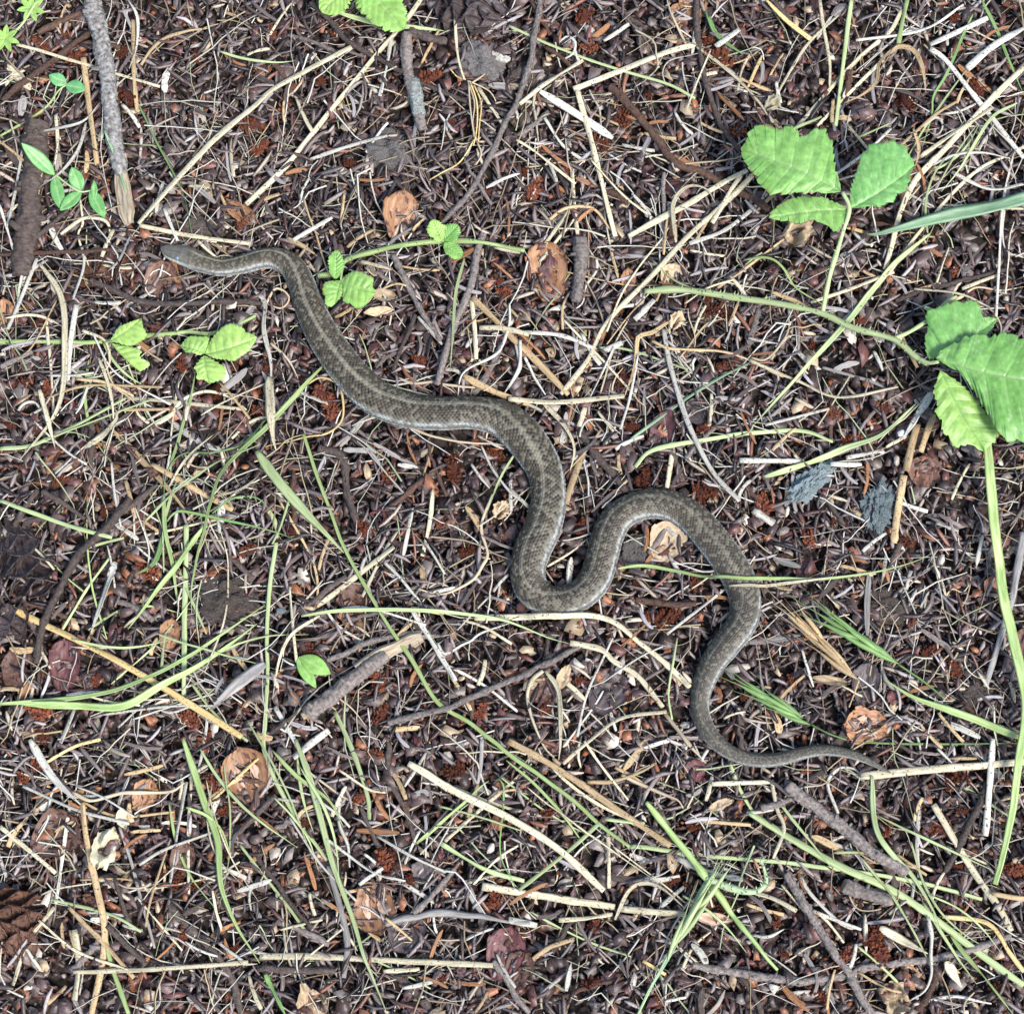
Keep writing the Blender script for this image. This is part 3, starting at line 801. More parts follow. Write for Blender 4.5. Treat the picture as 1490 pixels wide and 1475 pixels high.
 ('straw','a',9,[(1490,774),(1470,877),(1434,999)]),
 ('blade','v',5.5,[(900,827),(935,823),(984,831),(1038,839),(1140,842),(1212,841),(1280,831),(1334,815),(1356,805)],1),
 ('blade','s',5,[(1060,852),(1090,850),(1125,851),(1226,837)],1), ('straw','s',10,[(1253,1129),(1334,1121),(1490,1108)]),
 ('blade','v',8,[(0,1024),(81,1018),(163,1005),(225,980),(271,956),(325,921),(385,880)]), ('blade','v',12,[(30,1022),(110,1026),(179,1026),(239,994),(298,964),(374,907)]),
 ('straw','l',5.5,[(384,734),(403,769),(394,842),(389,910),(389,978),(386,1045),(386,1099),(424,1178),(476,1251)]),
 ('blade','l',9,[(430,1075),(451,1135),(473,1216),(489,1270),(514,1338),(533,1400),(565,1475)]), ('straw','a',8,[(478,1259),(497,1327),(506,1373),(500,1422)]),
 ('root','a',8,[(560,1346),(600,1333),(641,1328),(695,1333),(770,1343)]), ('twig','h',9,[(717,1398),(770,1475)]),
 ('straw','t',9,[(740,1078),(821,1124),(903,1181),(976,1230)]), ('straw','l',5,[(873,1197),(821,1243),(754,1295)]),
 ('straw','s',10,[(701,1289),(740,1295),(821,1308),(895,1319)]), ('straw','s',9,[(903,1322),(998,1330)]), ('straw','s',5,[(885,1211),(886,1292)]),
 ('blade','s',6,[(895,1338),(914,1297),(935,1285),(962,1292),(998,1322)]), ('blade','e',7,[(1027,1281),(998,1341),(970,1395),(927,1475)]),
 ('blade','v',10,[(266,1075),(282,1121),(301,1178),(317,1227),(323,1292),(344,1346),(377,1400)]), ('blade','g',10,[(386,1417),(400,1445),(418,1480)]),
 ('straw','s',4,[(279,1121),(274,1205),(275,1300)]), ('straw','b',5,[(271,1137),(258,1211),(247,1284)]),
 ('straw','t',9,[(119,1167),(127,1224),(141,1292),(152,1349),(149,1400),(133,1475)]), ('straw','v',6,[(152,1360),(163,1406),(187,1475)]),
 ('blade','b',12,[(43,1075),(76,1129),(117,1170)]), ('root','f',5,[(106,1151),(136,1162),(190,1154),(244,1154),(268,1140)]),
 ('straw','y',4,[(146,1075),(108,1086),(57,1114)]), ('straw','b',5,[(103,1164),(92,1238),(84,1292),(81,1314)]), ('straw','s',5,[(79,1319),(41,1368),(19,1433)]),
 ('root','b',3.5,[(95,1137),(73,1154),(70,1192),(52,1223)]), ('straw','s',6,[(0,1202),(57,1249),(81,1270)]), ('straw','t',6,[(100,1319),(152,1373),(195,1422)]),
 ('twig','k',9,[(157,1346),(214,1403)]), ('straw','s',6,[(107,1414),(190,1411),(312,1404),(361,1399)]), ('twig','k',11,[(244,1314),(312,1387),(339,1428),(350,1475)]),
 ('straw','s',9,[(108,1352),(114,1400),(108,1455)]), ('straw','a',4,[(174,1202),(190,1249),(206,1311),(225,1379)]), ('twig','k',8,[(400,1156),(347,1211),(320,1221)]),
 ('straw','y',4,[(301,1173),(340,1135),(380,1099)]), ('straw','l',6,[(0,728),(41,744),(95,763),(163,782)]),
 ('twig','k',12,[(190,725),(152,772),(117,804),(89,853),(65,904),(52,964)]), ('blade','b',13,[(168,818),(152,866),(133,921)]),
 ('straw','l',7,[(271,763),(271,828),(268,910),(267,1032)]), ('blade','v',7,[(239,720),(240,769),(252,828),(260,893)]), ('blade','g',8,[(239,774),(225,818),(195,837)]),
 ('blade','v',8,[(296,766),(260,818),(230,856),(187,915)]), ('blade','g',4,[(244,758),(258,744),(298,750),(400,774),(430,785)]),
 ('blade','g',3,[(309,747),(339,725),(374,725),(396,747)]), ('blade','g',3,[(388,609),(353,645),(312,658),(265,661),(242,690),(238,740)]),
 ('straw','l',6,[(0,653),(49,647),(108,620),(184,578)]), ('straw','s',5,[(184,578),(258,585),(355,596)]),
 ('blade','s',9,[(57,382),(89,433),(94,496),(92,555),(79,604),(27,672)]), ('straw','b',7,[(111,444),(103,496),(98,555)]),
 ('straw','b',4,[(119,360),(122,387),(106,436)]), ('straw','b',5,[(54,376),(30,436),(11,479)]), ('blade','t',9,[(163,626),(190,653),(233,699),(271,745),(282,760)]),
 ('straw','t',8,[(222,675),(271,704),(339,742)]), ('splint','b',9,[(244,609),(285,639),(323,656)]),
 ('root','s',5,[(195,596),(222,618),(244,609),(263,582),(298,569),(339,580),(358,596)]), ('twig','k',9,[(130,406),(176,428),(217,441),(298,441),(380,439)]),
 ('twig','k',9,[(163,753),(195,731),(225,707)]), ('twig','k',8,[(62,716),(95,735),(125,755)]), ('twig','k',9,[(5,790),(30,750),(55,712)]),
 ('straw','s',7,[(460,883),(506,847),(573,796)]), ('twig','k',9,[(435,893),(470,860),(505,838)]), ('straw','s',5,[(579,772),(560,801),(527,869)]),
 ('root','b',5,[(557,818),(587,845),(622,883)]), ('root','f',4,[(717,720),(701,766),(709,812),(685,845),(641,864),(606,856)]),
 ('blade','l',6,[(438,896),(487,889),(587,887),(668,892),(731,902),(794,926),(829,937)]), ('straw','s',8,[(829,935),(876,945),(892,961),(930,986),(965,1029)]),
 ('straw','s',8,[(690,898),(740,898),(808,896),(881,899),(930,934),(970,967),(1003,999)],1), ('blade','s',5,[(465,896),(424,923),(405,964),(397,1018)]),
 ('straw','b',7,[(600,888),(630,937),(663,991)]), ('twig','h',8,[(476,961),(533,937),(614,918)]),
 ('root','b',4,[(636,937),(647,953),(674,937),(687,932),(701,921),(741,907)]), ('twig','h',9,[(565,1051),(641,1032),(690,1013),(770,978),(843,940)]),
 ('straw','b',10,[(427,1102),(478,1062)]), ('straw','l',6,[(487,1035),(506,1075),(522,1116),(535,1162),(537,1205)]), ('straw','b',6,[(400,1029),(430,1081),(449,1120)]),
 ('blade','a',18,[(386,965),(340,1000),(306,1032)]), ('root','s',5,[(789,975),(770,991),(770,1032),(792,1083),(808,1102)]),
 ('blade','s',8,[(792,975),(813,1005),(816,1073),(813,1105)]), ('straw','s',5,[(970,1035),(903,1045),(857,1078),(819,1111)]), ('root','f',5,[(965,1037),(1003,1083),(1027,1113)]),
 ('splint','t',10,[(908,1120),(941,1075)]), ('twig','r',10,[(924,872),(965,879),(1014,880)]), ('straw','b',4,[(970,923),(1055,857)]),
 ('root','s',3.5,[(797,823),(830,804),(857,785)]), ('twig','h',10,[(1106,1175),(1152,1162)]),
 ('twig','h',12,[(1144,1270),(1179,1330),(1207,1376),(1234,1417),(1269,1475)]),
 ('straw','l',10,[(1090,1181),(1158,1224),(1226,1262),(1293,1292),(1348,1327),(1415,1379),(1490,1433)]), ('straw','s',9,[(1358,1170),(1415,1265),(1453,1319),(1472,1354)]),
 ('blade','l',8,[(1269,1129),(1277,1211),(1329,1276),(1361,1330),(1369,1354)]), ('blade','v',7,[(1383,1362),(1434,1425),(1475,1475)]),
 ('straw','y',6,[(1372,1333),(1437,1343),(1470,1387),(1490,1414)]), ('twig','k',10,[(1448,1124),(1415,1189),(1375,1270)]),
 ('straw','b',9,[(1445,1075),(1440,1143),(1434,1216)]), ('root','b',4.5,[(1220,1183),(1204,1140),(1220,1116),(1242,1118),(1258,1135)]),
 ('straw','b',5,[(1337,1178),(1334,1224),(1337,1276)]), ('root','b',5,[(1329,1460),(1388,1449),(1443,1460)]), ('straw','s',5,[(1122,1135),(1131,1178),(1141,1205),(1125,1249)]),
 ('straw','s',6,[(1026,1276),(1060,1288),(1120,1305),(1160,1325)]), ('root','t',5,[(855,1137),(900,1133),(935,1122),(955,1110)]), ('root','f',5,[(905,1128),(950,1150),(985,1162),(995,1175)]),
 ('straw','b',5,[(1165,1275),(1180,1300),(1225,1345),(1245,1350)]), ('straw','l',5,[(1062,1110),(1075,1145),(1095,1180),(1110,1195)]),
 ('root','b',4,[(1030,1090),(1020,1105),(1025,1120),(1010,1080)]), ('straw','b',8,[(985,1248),(1030,1268),(1080,1280)]), ('twig','k',7,[(370,1240),(400,1280),(420,1310),(455,1350)]),
 ('twig','k',10,[(375,1408),(430,1412),(488,1410)]), ('twig','h',8,[(600,1330),(640,1290),(660,1262)]), ('twig','k',8,[(565,1080),(567,1130),(590,1180),(605,1225)]),
 ('straw','b',3.5,[(885,440),(930,445),(938,424)]), ('root','f',3,[(1375,980),(1365,930),(1380,860),(1398,862),(1410,850)]), ('root','b',4,[(1313,1042),(1335,1070),(1340,1100),(1335,1115)]),
 ('straw','b',6,[(1430,780),(1425,800),(1420,825)]), ('splint','h',7,[(1340,915),(1385,945)]), ('splint','a',8,[(1265,830),(1262,880),(1262,925)]),
 ('twig','k',9,[(1310,790),(1290,830),(1268,850)]), ('straw','b',5,[(1325,830),(1318,858)]), ('splint','a',9,[(1125,812),(1165,825)]), ('splint','a',9,[(1090,935),(1165,925)]),
 ('splint','k',8,[(1192,870),(1220,840)]), ('straw','b',11,[(1096,742),(1125,762)]), ('root','b',4,[(1365,1090),(1385,1110)]),
 ('root','b',4,[(867,376),(867,395),(851,417),(848,439),(832,452)]), ('root','b',5,[(935,422),(930,441),(903,447),(886,460),(876,490)]), ('straw','b',8,[(878,512),(905,498)]),
 ('root','b',4,[(762,520),(775,542),(794,577)]), ('straw','t',9,[(756,501),(790,535),(827,574)]), ('straw','s',8,[(843,620),(851,593)]), ('straw','s',4,[(870,599),(892,628)]),
 ('straw','b',5,[(930,550),(922,577)]), ('root','b',4,[(1012,518),(1008,530),(1009,545)]), ('splint','a',6,[(1041,578),(1087,582)]), ('straw','t',4,[(1074,441),(1060,474)]),
 ('straw','b',5,[(740,710),(772,740)]), ('root','t',3,[(873,626),(848,661),(820,690)]), ('straw','b',4,[(1114,618),(1207,595)]), ('root','a',5,[(1198,534),(1242,547),(1280,561),(1318,599)]),
 ('splint','a',8,[(1152,493),(1223,493)]), ('root','b',4,[(1090,493),(1131,502)]), ('root','f',3.5,[(1093,520),(1117,523),(1144,490),(1150,452)]), ('straw','b',6,[(1231,666),(1280,656)]),
 ('blade','s',13,[(1280,1349),(1320,1371),(1350,1387)]), ('root','b',5,[(1350,1335),(1356,1400),(1350,1436),(1326,1455)]), ('straw','b',4.5,[(1198,1221),(1242,1240),(1266,1265)]),
 ('straw','b',4.5,[(1182,1325),(1253,1352)]), ('splint','a',8,[(1171,1387),(1215,1460)]), ('blade','s',15,[(1377,1398),(1399,1436)]), ('straw','t',7,[(1490,1308),(1443,1300)]),
 ('root','b',4,[(1095,1360),(1118,1362),(1139,1350)]), ('straw','l',5,[(881,1192),(938,1198)]), ('splint','b',8,[(916,1243),(949,1254)]), ('straw','b',6,[(962,1319),(995,1289)]),
 ('straw','s',6,[(813,1338),(850,1336),(892,1330)]), ('straw','b',9,[(740,1338),(781,1346)]), ('straw','t',6,[(775,1395),(800,1378),(835,1365)]), ('blade','b',9,[(824,1441),(832,1400)]),
 ('straw','s',6,[(1036,1140),(1120,1137)]), ('straw','t',5,[(1019,1194),(1093,1200)]), ('root','s',4,[(992,1406),(1008,1376),(1041,1349)]), ('straw','y',5,[(935,1398),(968,1417)]),
 ('root','b',5,[(494,1151),(493,1190),(505,1227),(508,1262)]), ('blade','v',6,[(397,1091),(432,1129),(478,1164),(500,1202)]), ('straw','b',5,[(522,1287),(557,1262)]), ('splint','o',7,[(519,1208),(581,1211)]),
 ('straw','s',5,[(647,1224),(705,1172),(770,1117)]), ('blade','v',6,[(606,1227),(668,1175),(695,1148),(712,1135)]), ('straw','a',5,[(701,1075),(698,1124),(685,1183)]), ('blade','g',3,[(712,1135),(733,1143),(728,1238),(750,1287)]),
 ('straw','l',6,[(641,1227),(706,1265),(763,1281)]), ('twig','h',8,[(0,534),(49,512)]), ('root','s',4,[(117,482),(152,496),(160,528),(144,547)]), ('straw','l',5,[(108,539),(136,550),(163,569)]),
 ('root','s',5,[(79,547),(105,546),(130,555)]), ('root','b',4,[(27,599),(35,588),(54,590),(81,645)]), ('blade','s',8,[(57,566),(70,612),(81,653)]), ('blade','s',9,[(122,653),(155,628),(171,604),(165,593)]),
 ('straw','t',4,[(176,596),(247,596)]), ('root','b',4,[(130,558),(118,590),(108,604)]), ('root','s',5,[(339,637),(366,612),(400,604)]), ('root','b',4,[(1345,185),(1362,170),(1372,180),(1366,195),(1355,190)]),
 ('root','b',4,[(1240,340),(1260,355),(1275,350)]), ('straw','s',5,[(1400,420),(1452,400)]), ('straw','b',5,[(1385,250),(1440,275),(1490,268)]), ('straw','s',5,[(1300,395),(1240,420),(1180,440)]), ('blade','l',5,[(1480,150),(1440,175),(1400,240),(1370,280)]),
]
for it in STR:
    strand(it[0], it[1], it[2] * (1.15 if it[0] in ('straw', 'root') else 1.0), it[3], over=len(it) > 4)

# named single pieces
strand('straw', 'y', 11, [(12, 884), (108, 929), (190, 972), (271, 1021), (352, 1072)], label='thick golden straw slanting under the bundled grass blades', off=0.0075)
strand('straw', 's', 9, [(378, 1391), (478, 1392), (587, 1398), (717, 1404)], label='long level cream straw along the bottom, below the heart-shaped scale')
strand('straw', 's', 10.5, [(595, 1110), (668, 1154), (740, 1189), (813, 1235), (878, 1295)], label='thick cream straw sloping from the snake-free middle down to the green stalk', off=0.009)
strand('blade', 'e', 21, [(1510, 283), (1443, 301), (1388, 312), (1334, 325), (1280, 340), (1262, 341)], label='broad flat blue-green grass blade below the three-leaflet bramble leaf', taper=(1, 0.15), off=0.011)
strand('blade', 'v', 15, [(1436, 640), (1443, 720), (1451, 801), (1461, 872), (1478, 945), (1492, 1010), (1490, 1060), (1483, 1102), (1470, 1197), (1448, 1287)], label='tall yellow-green grass blade bowing along the right edge', taper=(0.8, 0.5), off=0.013)
strand('twig', 'h', 18, [(1144, 1143), (1204, 1186), (1253, 1227), (1320, 1270)], label='thick grey twig below the tail, running down to the right')
strand('twig', 'h', 20, [(1226, 1287), (1260, 1300), (1296, 1311)], label='short thick chunk of grey bark under the thick grey twig')
strand('twig', 'h', 11, [(1008, 1404), (1065, 1414), (1140, 1425), (1171, 1427), (1226, 1419), (1280, 1403), (1334, 1398), (1388, 1387), (1470, 1362)], label='pale grey curved stick along the bottom right')
strand('twig', 'k', 36, [(54, 176), (49, 244), (41, 325), (30, 402)], label='dark reddish log piece at the upper left edge', off=0.003)


# ---------------------------------------------------------------- the sticks with bare wood at the end
def stick(bark, w, pts, woods, label, extra_mat='pale_wood', nm='bare_wood'):
    o = strand('twig', bark, w, pts, label=label, taper=(0.9, 0.6))
    o.name = 'stick'; o['category'] = 'stick'; o['group'] = None
    del o['group']
    for wp, ww in woods:
        _seed[0] += 1
        P3 = centre_line(wp, ww * S, LAYER['twig'] + w * S * 0.12, 'splint', _seed[0])
        P3[:, 2] += w * S * 0.05
        me = strand_mesh(nm, P3, ww * S, 'twig' if nm == 'lichen_crust' else 'splint', (0.9, 0.6), _seed[0]); me.materials.append(MATS[extra_mat])
        obj(nm, me, o)
    return o


MATS['lichen_bark_'] = MATS['lichen_bark']
COLKEY['L'] = ('lichen_bark', 'lichen-grey')
stick('L', 27, [(134, -12), (142, 40), (155, 100), (162, 160), (170, 215), (176, 255)], [([(173, 225), (177, 258), (183, 300), (187, 326)], 20)],
      'thick grey lichen-crusted stick with a pale broken end, at upper left')
stick('h', 17, [(592, 49), (592, 90), (597, 125), (606, 152), (614, 190)], [([(600, 118), (606, 145), (611, 174)], 21)],
      'stubby stick with a pale green lichen crust, below the top-edge bramble leaves', 'pale_lichen', 'lichen_crust')
stick('h', 24, [(446, 1042), (492, 1005), (538, 969), (562, 953)], [([(520, 976), (560, 950), (614, 926)], 22), ([(440, 1043), (458, 1031), (470, 1020)], 12)],
      'broken grey branch with yellow splintered wood at its right end')
stick('h', 20, [(844, 345), (843, 385), (838, 438)], [], 'split grey bark-covered stub beside the wine-stained scale')


# ---------------------------------------------------------------- leaves
def leaf_mesh(name, base, tip, hw, z0, z1, kind='bramble', seed=0, hue=0, brown=0.0, cup=0.25, mid=0.46, teeth=8, zmid=None):
    """base, tip in plan units; hw half width in plan units; z in metres"""
    rg = np.random.default_rng(seed)
    nt, nv = ((220, 45) if hw > 40 else (120, 27)) if kind == 'bramble' else (26, 9)
    t = np.linspace(0, 1, nt); v = np.linspace(-1, 1, nv)
    B = at(*base, z0); E = at(*tip, z1)
    L = np.linalg.norm(E - B); D = (E - B) / L
    side = np.cross(D, [0, 0, 1.0]); side /= np.linalg.norm(side); up = np.cross(side, D)
    prof = np.sin(math.pi * t ** (math.log(0.5) / math.log(mid))) ** (0.50 if kind == 'bramble' else 0.8)
    prof = np.maximum(prof, 0.012)
    HW = hw * S * prof
    Tg, Vg = np.meshgrid(t, v, indexing='ij')
    av_ = np.abs(Vg)
    if kind == 'bramble':
        ph = Tg * teeth + 0.37 * np.sign(Vg) + 0.45 * np.sin(Tg * 7 + seed) + 0.2 * np.sin(Tg * 17 + seed * 2)
        saw = (ph % 1.0); saw2 = (ph * 3 % 1.0)
        tooth = 0.21 * (1 - np.sin(saw * math.pi) ** 0.8) * (0.7 + 0.3 * np.sin(Tg * 11 + seed)) + 0.07 * (1 - saw2)
        edge = 1 - tooth * np.clip((np.abs(Vg) - 0.62) / 0.38, 0, 1) * 1.25
        edge = edge * (1 + 0.08 * np.sin(Tg * 8 + seed * 1.7 + np.sign(Vg)) * av_)
    else:
        edge = np.ones_like(Tg)
    lat = Vg * HW[:, None] * edge
    fwd = np.abs(Vg) * HW[:, None] * (0.30 if kind == 'bramble' else 0.1) * (1 - Tg)
    av = np.abs(Vg)
    zz = cup * hw * S * (av * prof[:, None]) * 0.75 - 0.10 * hw * S * (av ** 2.2)
    vein_ph = (Tg - 0.42 * av * (hw / max(L / S, 1)) * 1.9) * (7.0 if kind == 'bramble' else 0.01)
    vein = np.exp(-((((vein_ph + 0.5) % 1.0) - 0.5) / 0.075) ** 2) if kind == 'bramble' else np.zeros_like(Tg)
    midv = np.exp(-(Vg / 0.04) ** 2)
    relief = (-0.00022 * vein * (av > 0.03) - 0.0007 * midv + 0.00010 * np.cos(vein_ph * 2 * math.pi + math.pi)) * (1 if kind == 'bramble' else 0.3)
    wave = 0.0010 * vnoise(Tg * 1.0, Vg * 0.6 + seed, 3.1, 31) * av * (hw / 40)
    arch = (zmid if zmid is not None else 0.10) * L * 4 * Tg * (1 - Tg) * 0.35
    X = B + D * (Tg * L + fwd)[..., None] + side * lat[..., None] + up * (zz + relief + wave + arch)[..., None]
    g0 = np.array([0.125, 0.300, 0.050]); g1 = np.array([0.215, 0.430, 0.105]); yl = np.array([0.40, 0.54, 0.12]); bl = np.array([0.12, 0.35, 0.14])
    nz = 0.5 + 0.5 * vnoise(X[..., 0], X[..., 1], 160, 33 + seed % 5)
    c = g0 + (g1 - g0) * nz[..., None]
    if hue > 0:
        c = c * (1 - hue) + yl * hue
    elif hue < 0:
        c = c * (1 + hue) - bl * hue
    vn = np.clip(0.75 * vein + 1.0 * midv, 0, 1)[..., None]
    c = c * (1 - 0.6 * vn) + np.array([0.36, 0.50, 0.20]) * 0.6 * vn
    c = c * (1 - 0.05 * np.clip(np.cos(vein_ph * 2 * math.pi + math.pi), 0, 1) * (kind == 'bramble'))[..., None]
    if brown:
        bn = vnoise(X[..., 0], X[..., 1], 230, 40 + seed % 3) + 0.9 * (av > 0.8) - 0.35
        bf = np.clip((bn - (1 - brown)) / 0.15, 0, 1)[..., None]
        c = c * (1 - bf) + np.array([0.20, 0.12, 0.05]) * bf
    # pale dust flecks of mildew
    fl = (vnoise(X[..., 0], X[..., 1], 900, 44) > 0.86)[..., None] * 0.35
    c = c * (1 - fl) + np.array([0.5, 0.55, 0.35]) * fl
    i = np.arange(nt * nv).reshape(nt, nv)
    F = np.stack([i[:-1, :-1], i[:-1, 1:], i[1:, 1:], i[1:, :-1]], -1).reshape(-1, 4)
    # underside: a second skin just below, so the blade has thickness
    V1 = X.reshape(-1, 3); V2 = V1 - np.array([0, 0, 0.00022])
    n = len(V1)
    Fb = F[:, ::-1] + n
    rim = np.r_[i[0, :], i[1:, -1], i[-1, -2::-1], i[-2:0:-1, 0]]
    rr = np.stack([rim, np.roll(rim, -1), np.roll(rim, -1) + n, rim + n], -1)
    allF = np.vstack([F, Fb, rr[:, ::-1]])
    cc = np.vstack([c.reshape(-1, 3), c.reshape(-1, 3) * 0.9 + 0.03])
    return mesh_from(name, np.vstack([V1, V2]), allF, col=cc, mats=[MATS['leaf_green']])


def empty(name, px, py, label, cat, group=None):
    o = obj(name, None, label=label, category=cat, group=group)
    return o


def part_strand(name, parent, kind, mk, w, pts, zs=None, off=0.006, prick=0, taper=(0.95, 0.7)):
    _seed[0] += 1
    C = smooth_curve(pts, 5)
    P3 = centre_line(pts, w * S, off, kind, _seed[0], wob=0.4)
    if zs is not None:
        C = smooth_curve(pts, 5)
        z = np.interp(np.linspace(0, 1, len(C)), np.linspace(0, 1, len(zs)), zs)
        P3 = at(C[:, 0], C[:, 1], z)
    me = strand_mesh(name, P3, w * S, kind, taper, _seed[0])
    me.materials.append(MATS[mk])
    if prick:
        import bmesh
        rg = np.random.default_rng(_seed[0])
        bm = bmesh.new(); bm.from_mesh(me)
        for q in range(prick):
            i = int(rg.integers(1, len(P3) - 1)); T = P3[min(i + 1, len(P3) - 1)] - P3[i - 1]; T /= np.linalg.norm(T)
            sd = np.cross(T, [0, 0, 1]); sd /= np.linalg.norm(sd)
            a_ = rg.uniform(-1.5, 1.5); dr = sd * math.sin(a_) + np.array([0, 0, 1]) * math.cos(a_) + T * 0.35
            dr /= np.linalg.norm(dr)
            e = np.cross(dr, T); e /= np.linalg.norm(e)
            c = P3[i] + dr * w * S * 0.4
            vs = [bm.verts.new(c + e * w * S * 0.12), bm.verts.new(c - e * w * S * 0.12), bm.verts.new(c + T * w * S * 0.25), bm.verts.new(c + dr * w * S * rg.uniform(0.4, 0.8))]
            for f in ((0, 1, 3), (1, 2, 3), (2, 0, 3)):
                bm.faces.new([vs[k] for k in f])
        bm.to_mesh(me); bm.free()
    return obj(name, me, parent)


def leaflet(parent, base, tip, hw, z0, z1, hue=0, brown=0, kind='bramble', label=None, name='leaflet', cup=0.25, teeth=8, mid=0.46, zmid=None):
    _seed[0] += 1
    me = leaf_mesh(name, base, tip, hw, z0, z1, kind, _seed[0], hue, brown, cup, mid, teeth, zmid)
    o = obj(name, me, parent)
    if label:
        o['label'] = label
    return o


# leaflets traced in plan: base, one margin from base to tip, the other margin from base to tip (each ends at the tip)
def outline_leaf(parent, base, up, lo, z0, z1, hue=0, brown=0.0, teeth=1.0, bow=0.006, name='leaflet'):
    _seed[0] += 1
    seed = _seed[0]
    rg = np.random.default_rng(seed)
    tip = up[-1]
    B = np.array(base, float); E = np.array(tip, float)
    Lp = np.linalg.norm(E - B)
    nk = int(min(230, max(70, Lp * 1.5))); nv = int(min(30, max(12, Lp / 6)))
    sides = []
    for sg, mar in ((1, up), (-1, lo)):
        Q = smooth_curve([base] + [q for q in mar], 1.2)
        d = np.r_[0, np.cumsum(np.linalg.norm(np.diff(Q, axis=0), axis=1))]
        s = np.linspace(0, d[-1], nk)
        Q = np.stack([np.interp(s, d, Q[:, i]) for i in (0, 1)], -1)
        f = s / d[-1]
        # fine saw teeth on top of the traced lobes
        per = max(6.5, Lp * 0.085)
        ph = (s / per + 0.3 * np.sin(s / per * 0.9 + seed)) % 1.0
        am = teeth * per * 0.30 * np.clip(np.minimum(f, 1 - f) * 9, 0, 1) * (0.75 + 0.25 * np.sin(s * 0.13 + seed))
        inw = (B + E) / 2 - Q; inw /= np.linalg.norm(inw, axis=1)[:, None] + 1e-9
        Q = Q + inw * (am * (1 - ph) ** 1.3)[:, None]
        M = B + (E - B) * (f ** 1.15)[:, None] * 0.985
        M = M + np.array([-(E - B)[1], (E - B)[0]]) / Lp * (Lp * 0.03 * np.sin(f * math.pi))[:, None]
        t = np.linspace(0, 1, nv)[None, :, None]
        G = M[:, None, :] * (1 - t) + Q[:, None, :] * t
        sides.append((G, f, np.linalg.norm(Q - M, axis=1)))
    V = []; C = []; F = []
    for si, (G, f, wd) in enumerate(sides):
        t = np.linspace(0, 1, nv)[None, :]; ff = f[:, None]
        z = z0 + (z1 - z0) * ff + bow * np.sin(ff * math.pi) * 0.5 + 0.10 * wd[:, None] * S * t - 0.16 * wd[:, None] * S * t ** 2.4
        vq = (ff * 6.5 - 0.12 * t + 0.35)
        vein = np.exp(-((((vq + 0.5) % 1.0) - 0.5) / 0.06) ** 2) * (1 - 0.6 * t) * (wd[:, None] > Lp * 0.05)
        vq2 = (ff * 19 - t * 2.2)
        fine = np.exp(-((((vq2 + 0.5) % 1.0) - 0.5) / 0.16) ** 2) * 0.35
        midv = np.exp(-(t * wd[:, None] / (Lp * 0.012 + 0.6)) ** 2)
        w_ = at(G[..., 0], G[..., 1], z)
        puff = 0.00035 * np.cos((vq - 0.5) * 2 * math.pi) * np.sin(np.clip(t * 1.2, 0, 1) * math.pi) * (Lp / 150) ** 0.5
        z = z - 0.00022 * vein - 0.0005 * midv + puff + 0.0016 * (Lp / 150) * vnoise(w_[..., 0], w_[..., 1], 70, 31) * t
        w_ = at(G[..., 0], G[..., 1], z)
        g0 = np.array([0.125, 0.295, 0.050]); g1 = np.array([0.205, 0.410, 0.100]); yl = np.array([0.40, 0.54, 0.12]); bl = np.array([0.12, 0.35, 0.14])
        nz = np.clip(0.5 + 0.5 * vnoise(w_[..., 0], w_[..., 1], 90, 33 + seed % 5) + 0.35 * vnoise(w_[..., 0], w_[..., 1], 600, 36), 0, 1)
        c = g0 + (g1 - g0) * nz[..., None]
        c = c * (1 - hue) + yl * hue if hue > 0 else c * (1 + hue) - bl * hue
        vn = np.clip(0.6 * vein + fine + midv, 0, 1)[..., None]
        c = c * (1 - 0.42 * vn) + np.array([0.36, 0.50, 0.20]) * 0.42 * vn
        if brown:
            bn = vnoise(w_[..., 0], w_[..., 1], 150, 40 + seed % 3) + 0.8 * np.clip((t - 0.8) / 0.2, 0, 1) - 0.25 + 0.3 * vnoise(w_[..., 0], w_[..., 1], 700, 45)
            bf = np.clip((bn - (1 - brown)) / 0.25, 0, 1)[..., None]
            c = c * (1 - bf) + np.array([0.19, 0.13, 0.06]) * bf
        fl = (vnoise(w_[..., 0], w_[..., 1], 900, 44) > 0.84)[..., None] * 0.45
        c = c * (1 - fl) + np.array([0.50, 0.56, 0.38]) * fl
        o_ = len(V) and sum(len(q) for q in V)
        n = nk * nv
        i = np.arange(n).reshape(nk, nv) + o_
        Fq = np.stack([i[:-1, :-1], i[:-1, 1:], i[1:, 1:], i[1:, :-1]], -1).reshape(-1, 4)
        if si == 0:
            Fq = Fq[:, ::-1]
        V.append(w_.reshape(-1, 3)); C.append(c.reshape(-1, 3)); F.append(Fq)
        rim = i[:, -1]
        V.append(w_.reshape(-1, 3) - np.array([0, 0, 0.00022])); C.append(c.reshape(-1, 3) * 0.9 + 0.03)
        F.append(Fq[:, ::-1] + n)
        F.append(np.stack([rim[:-1], rim[1:], rim[1:] + n, rim[:-1] + n], -1))
    me = mesh_from(name, np.vstack(V), np.vstack(F), col=np.vstack(C), mats=[MATS['leaf_green']])
    return obj(name, me, parent)


mm = 0.001
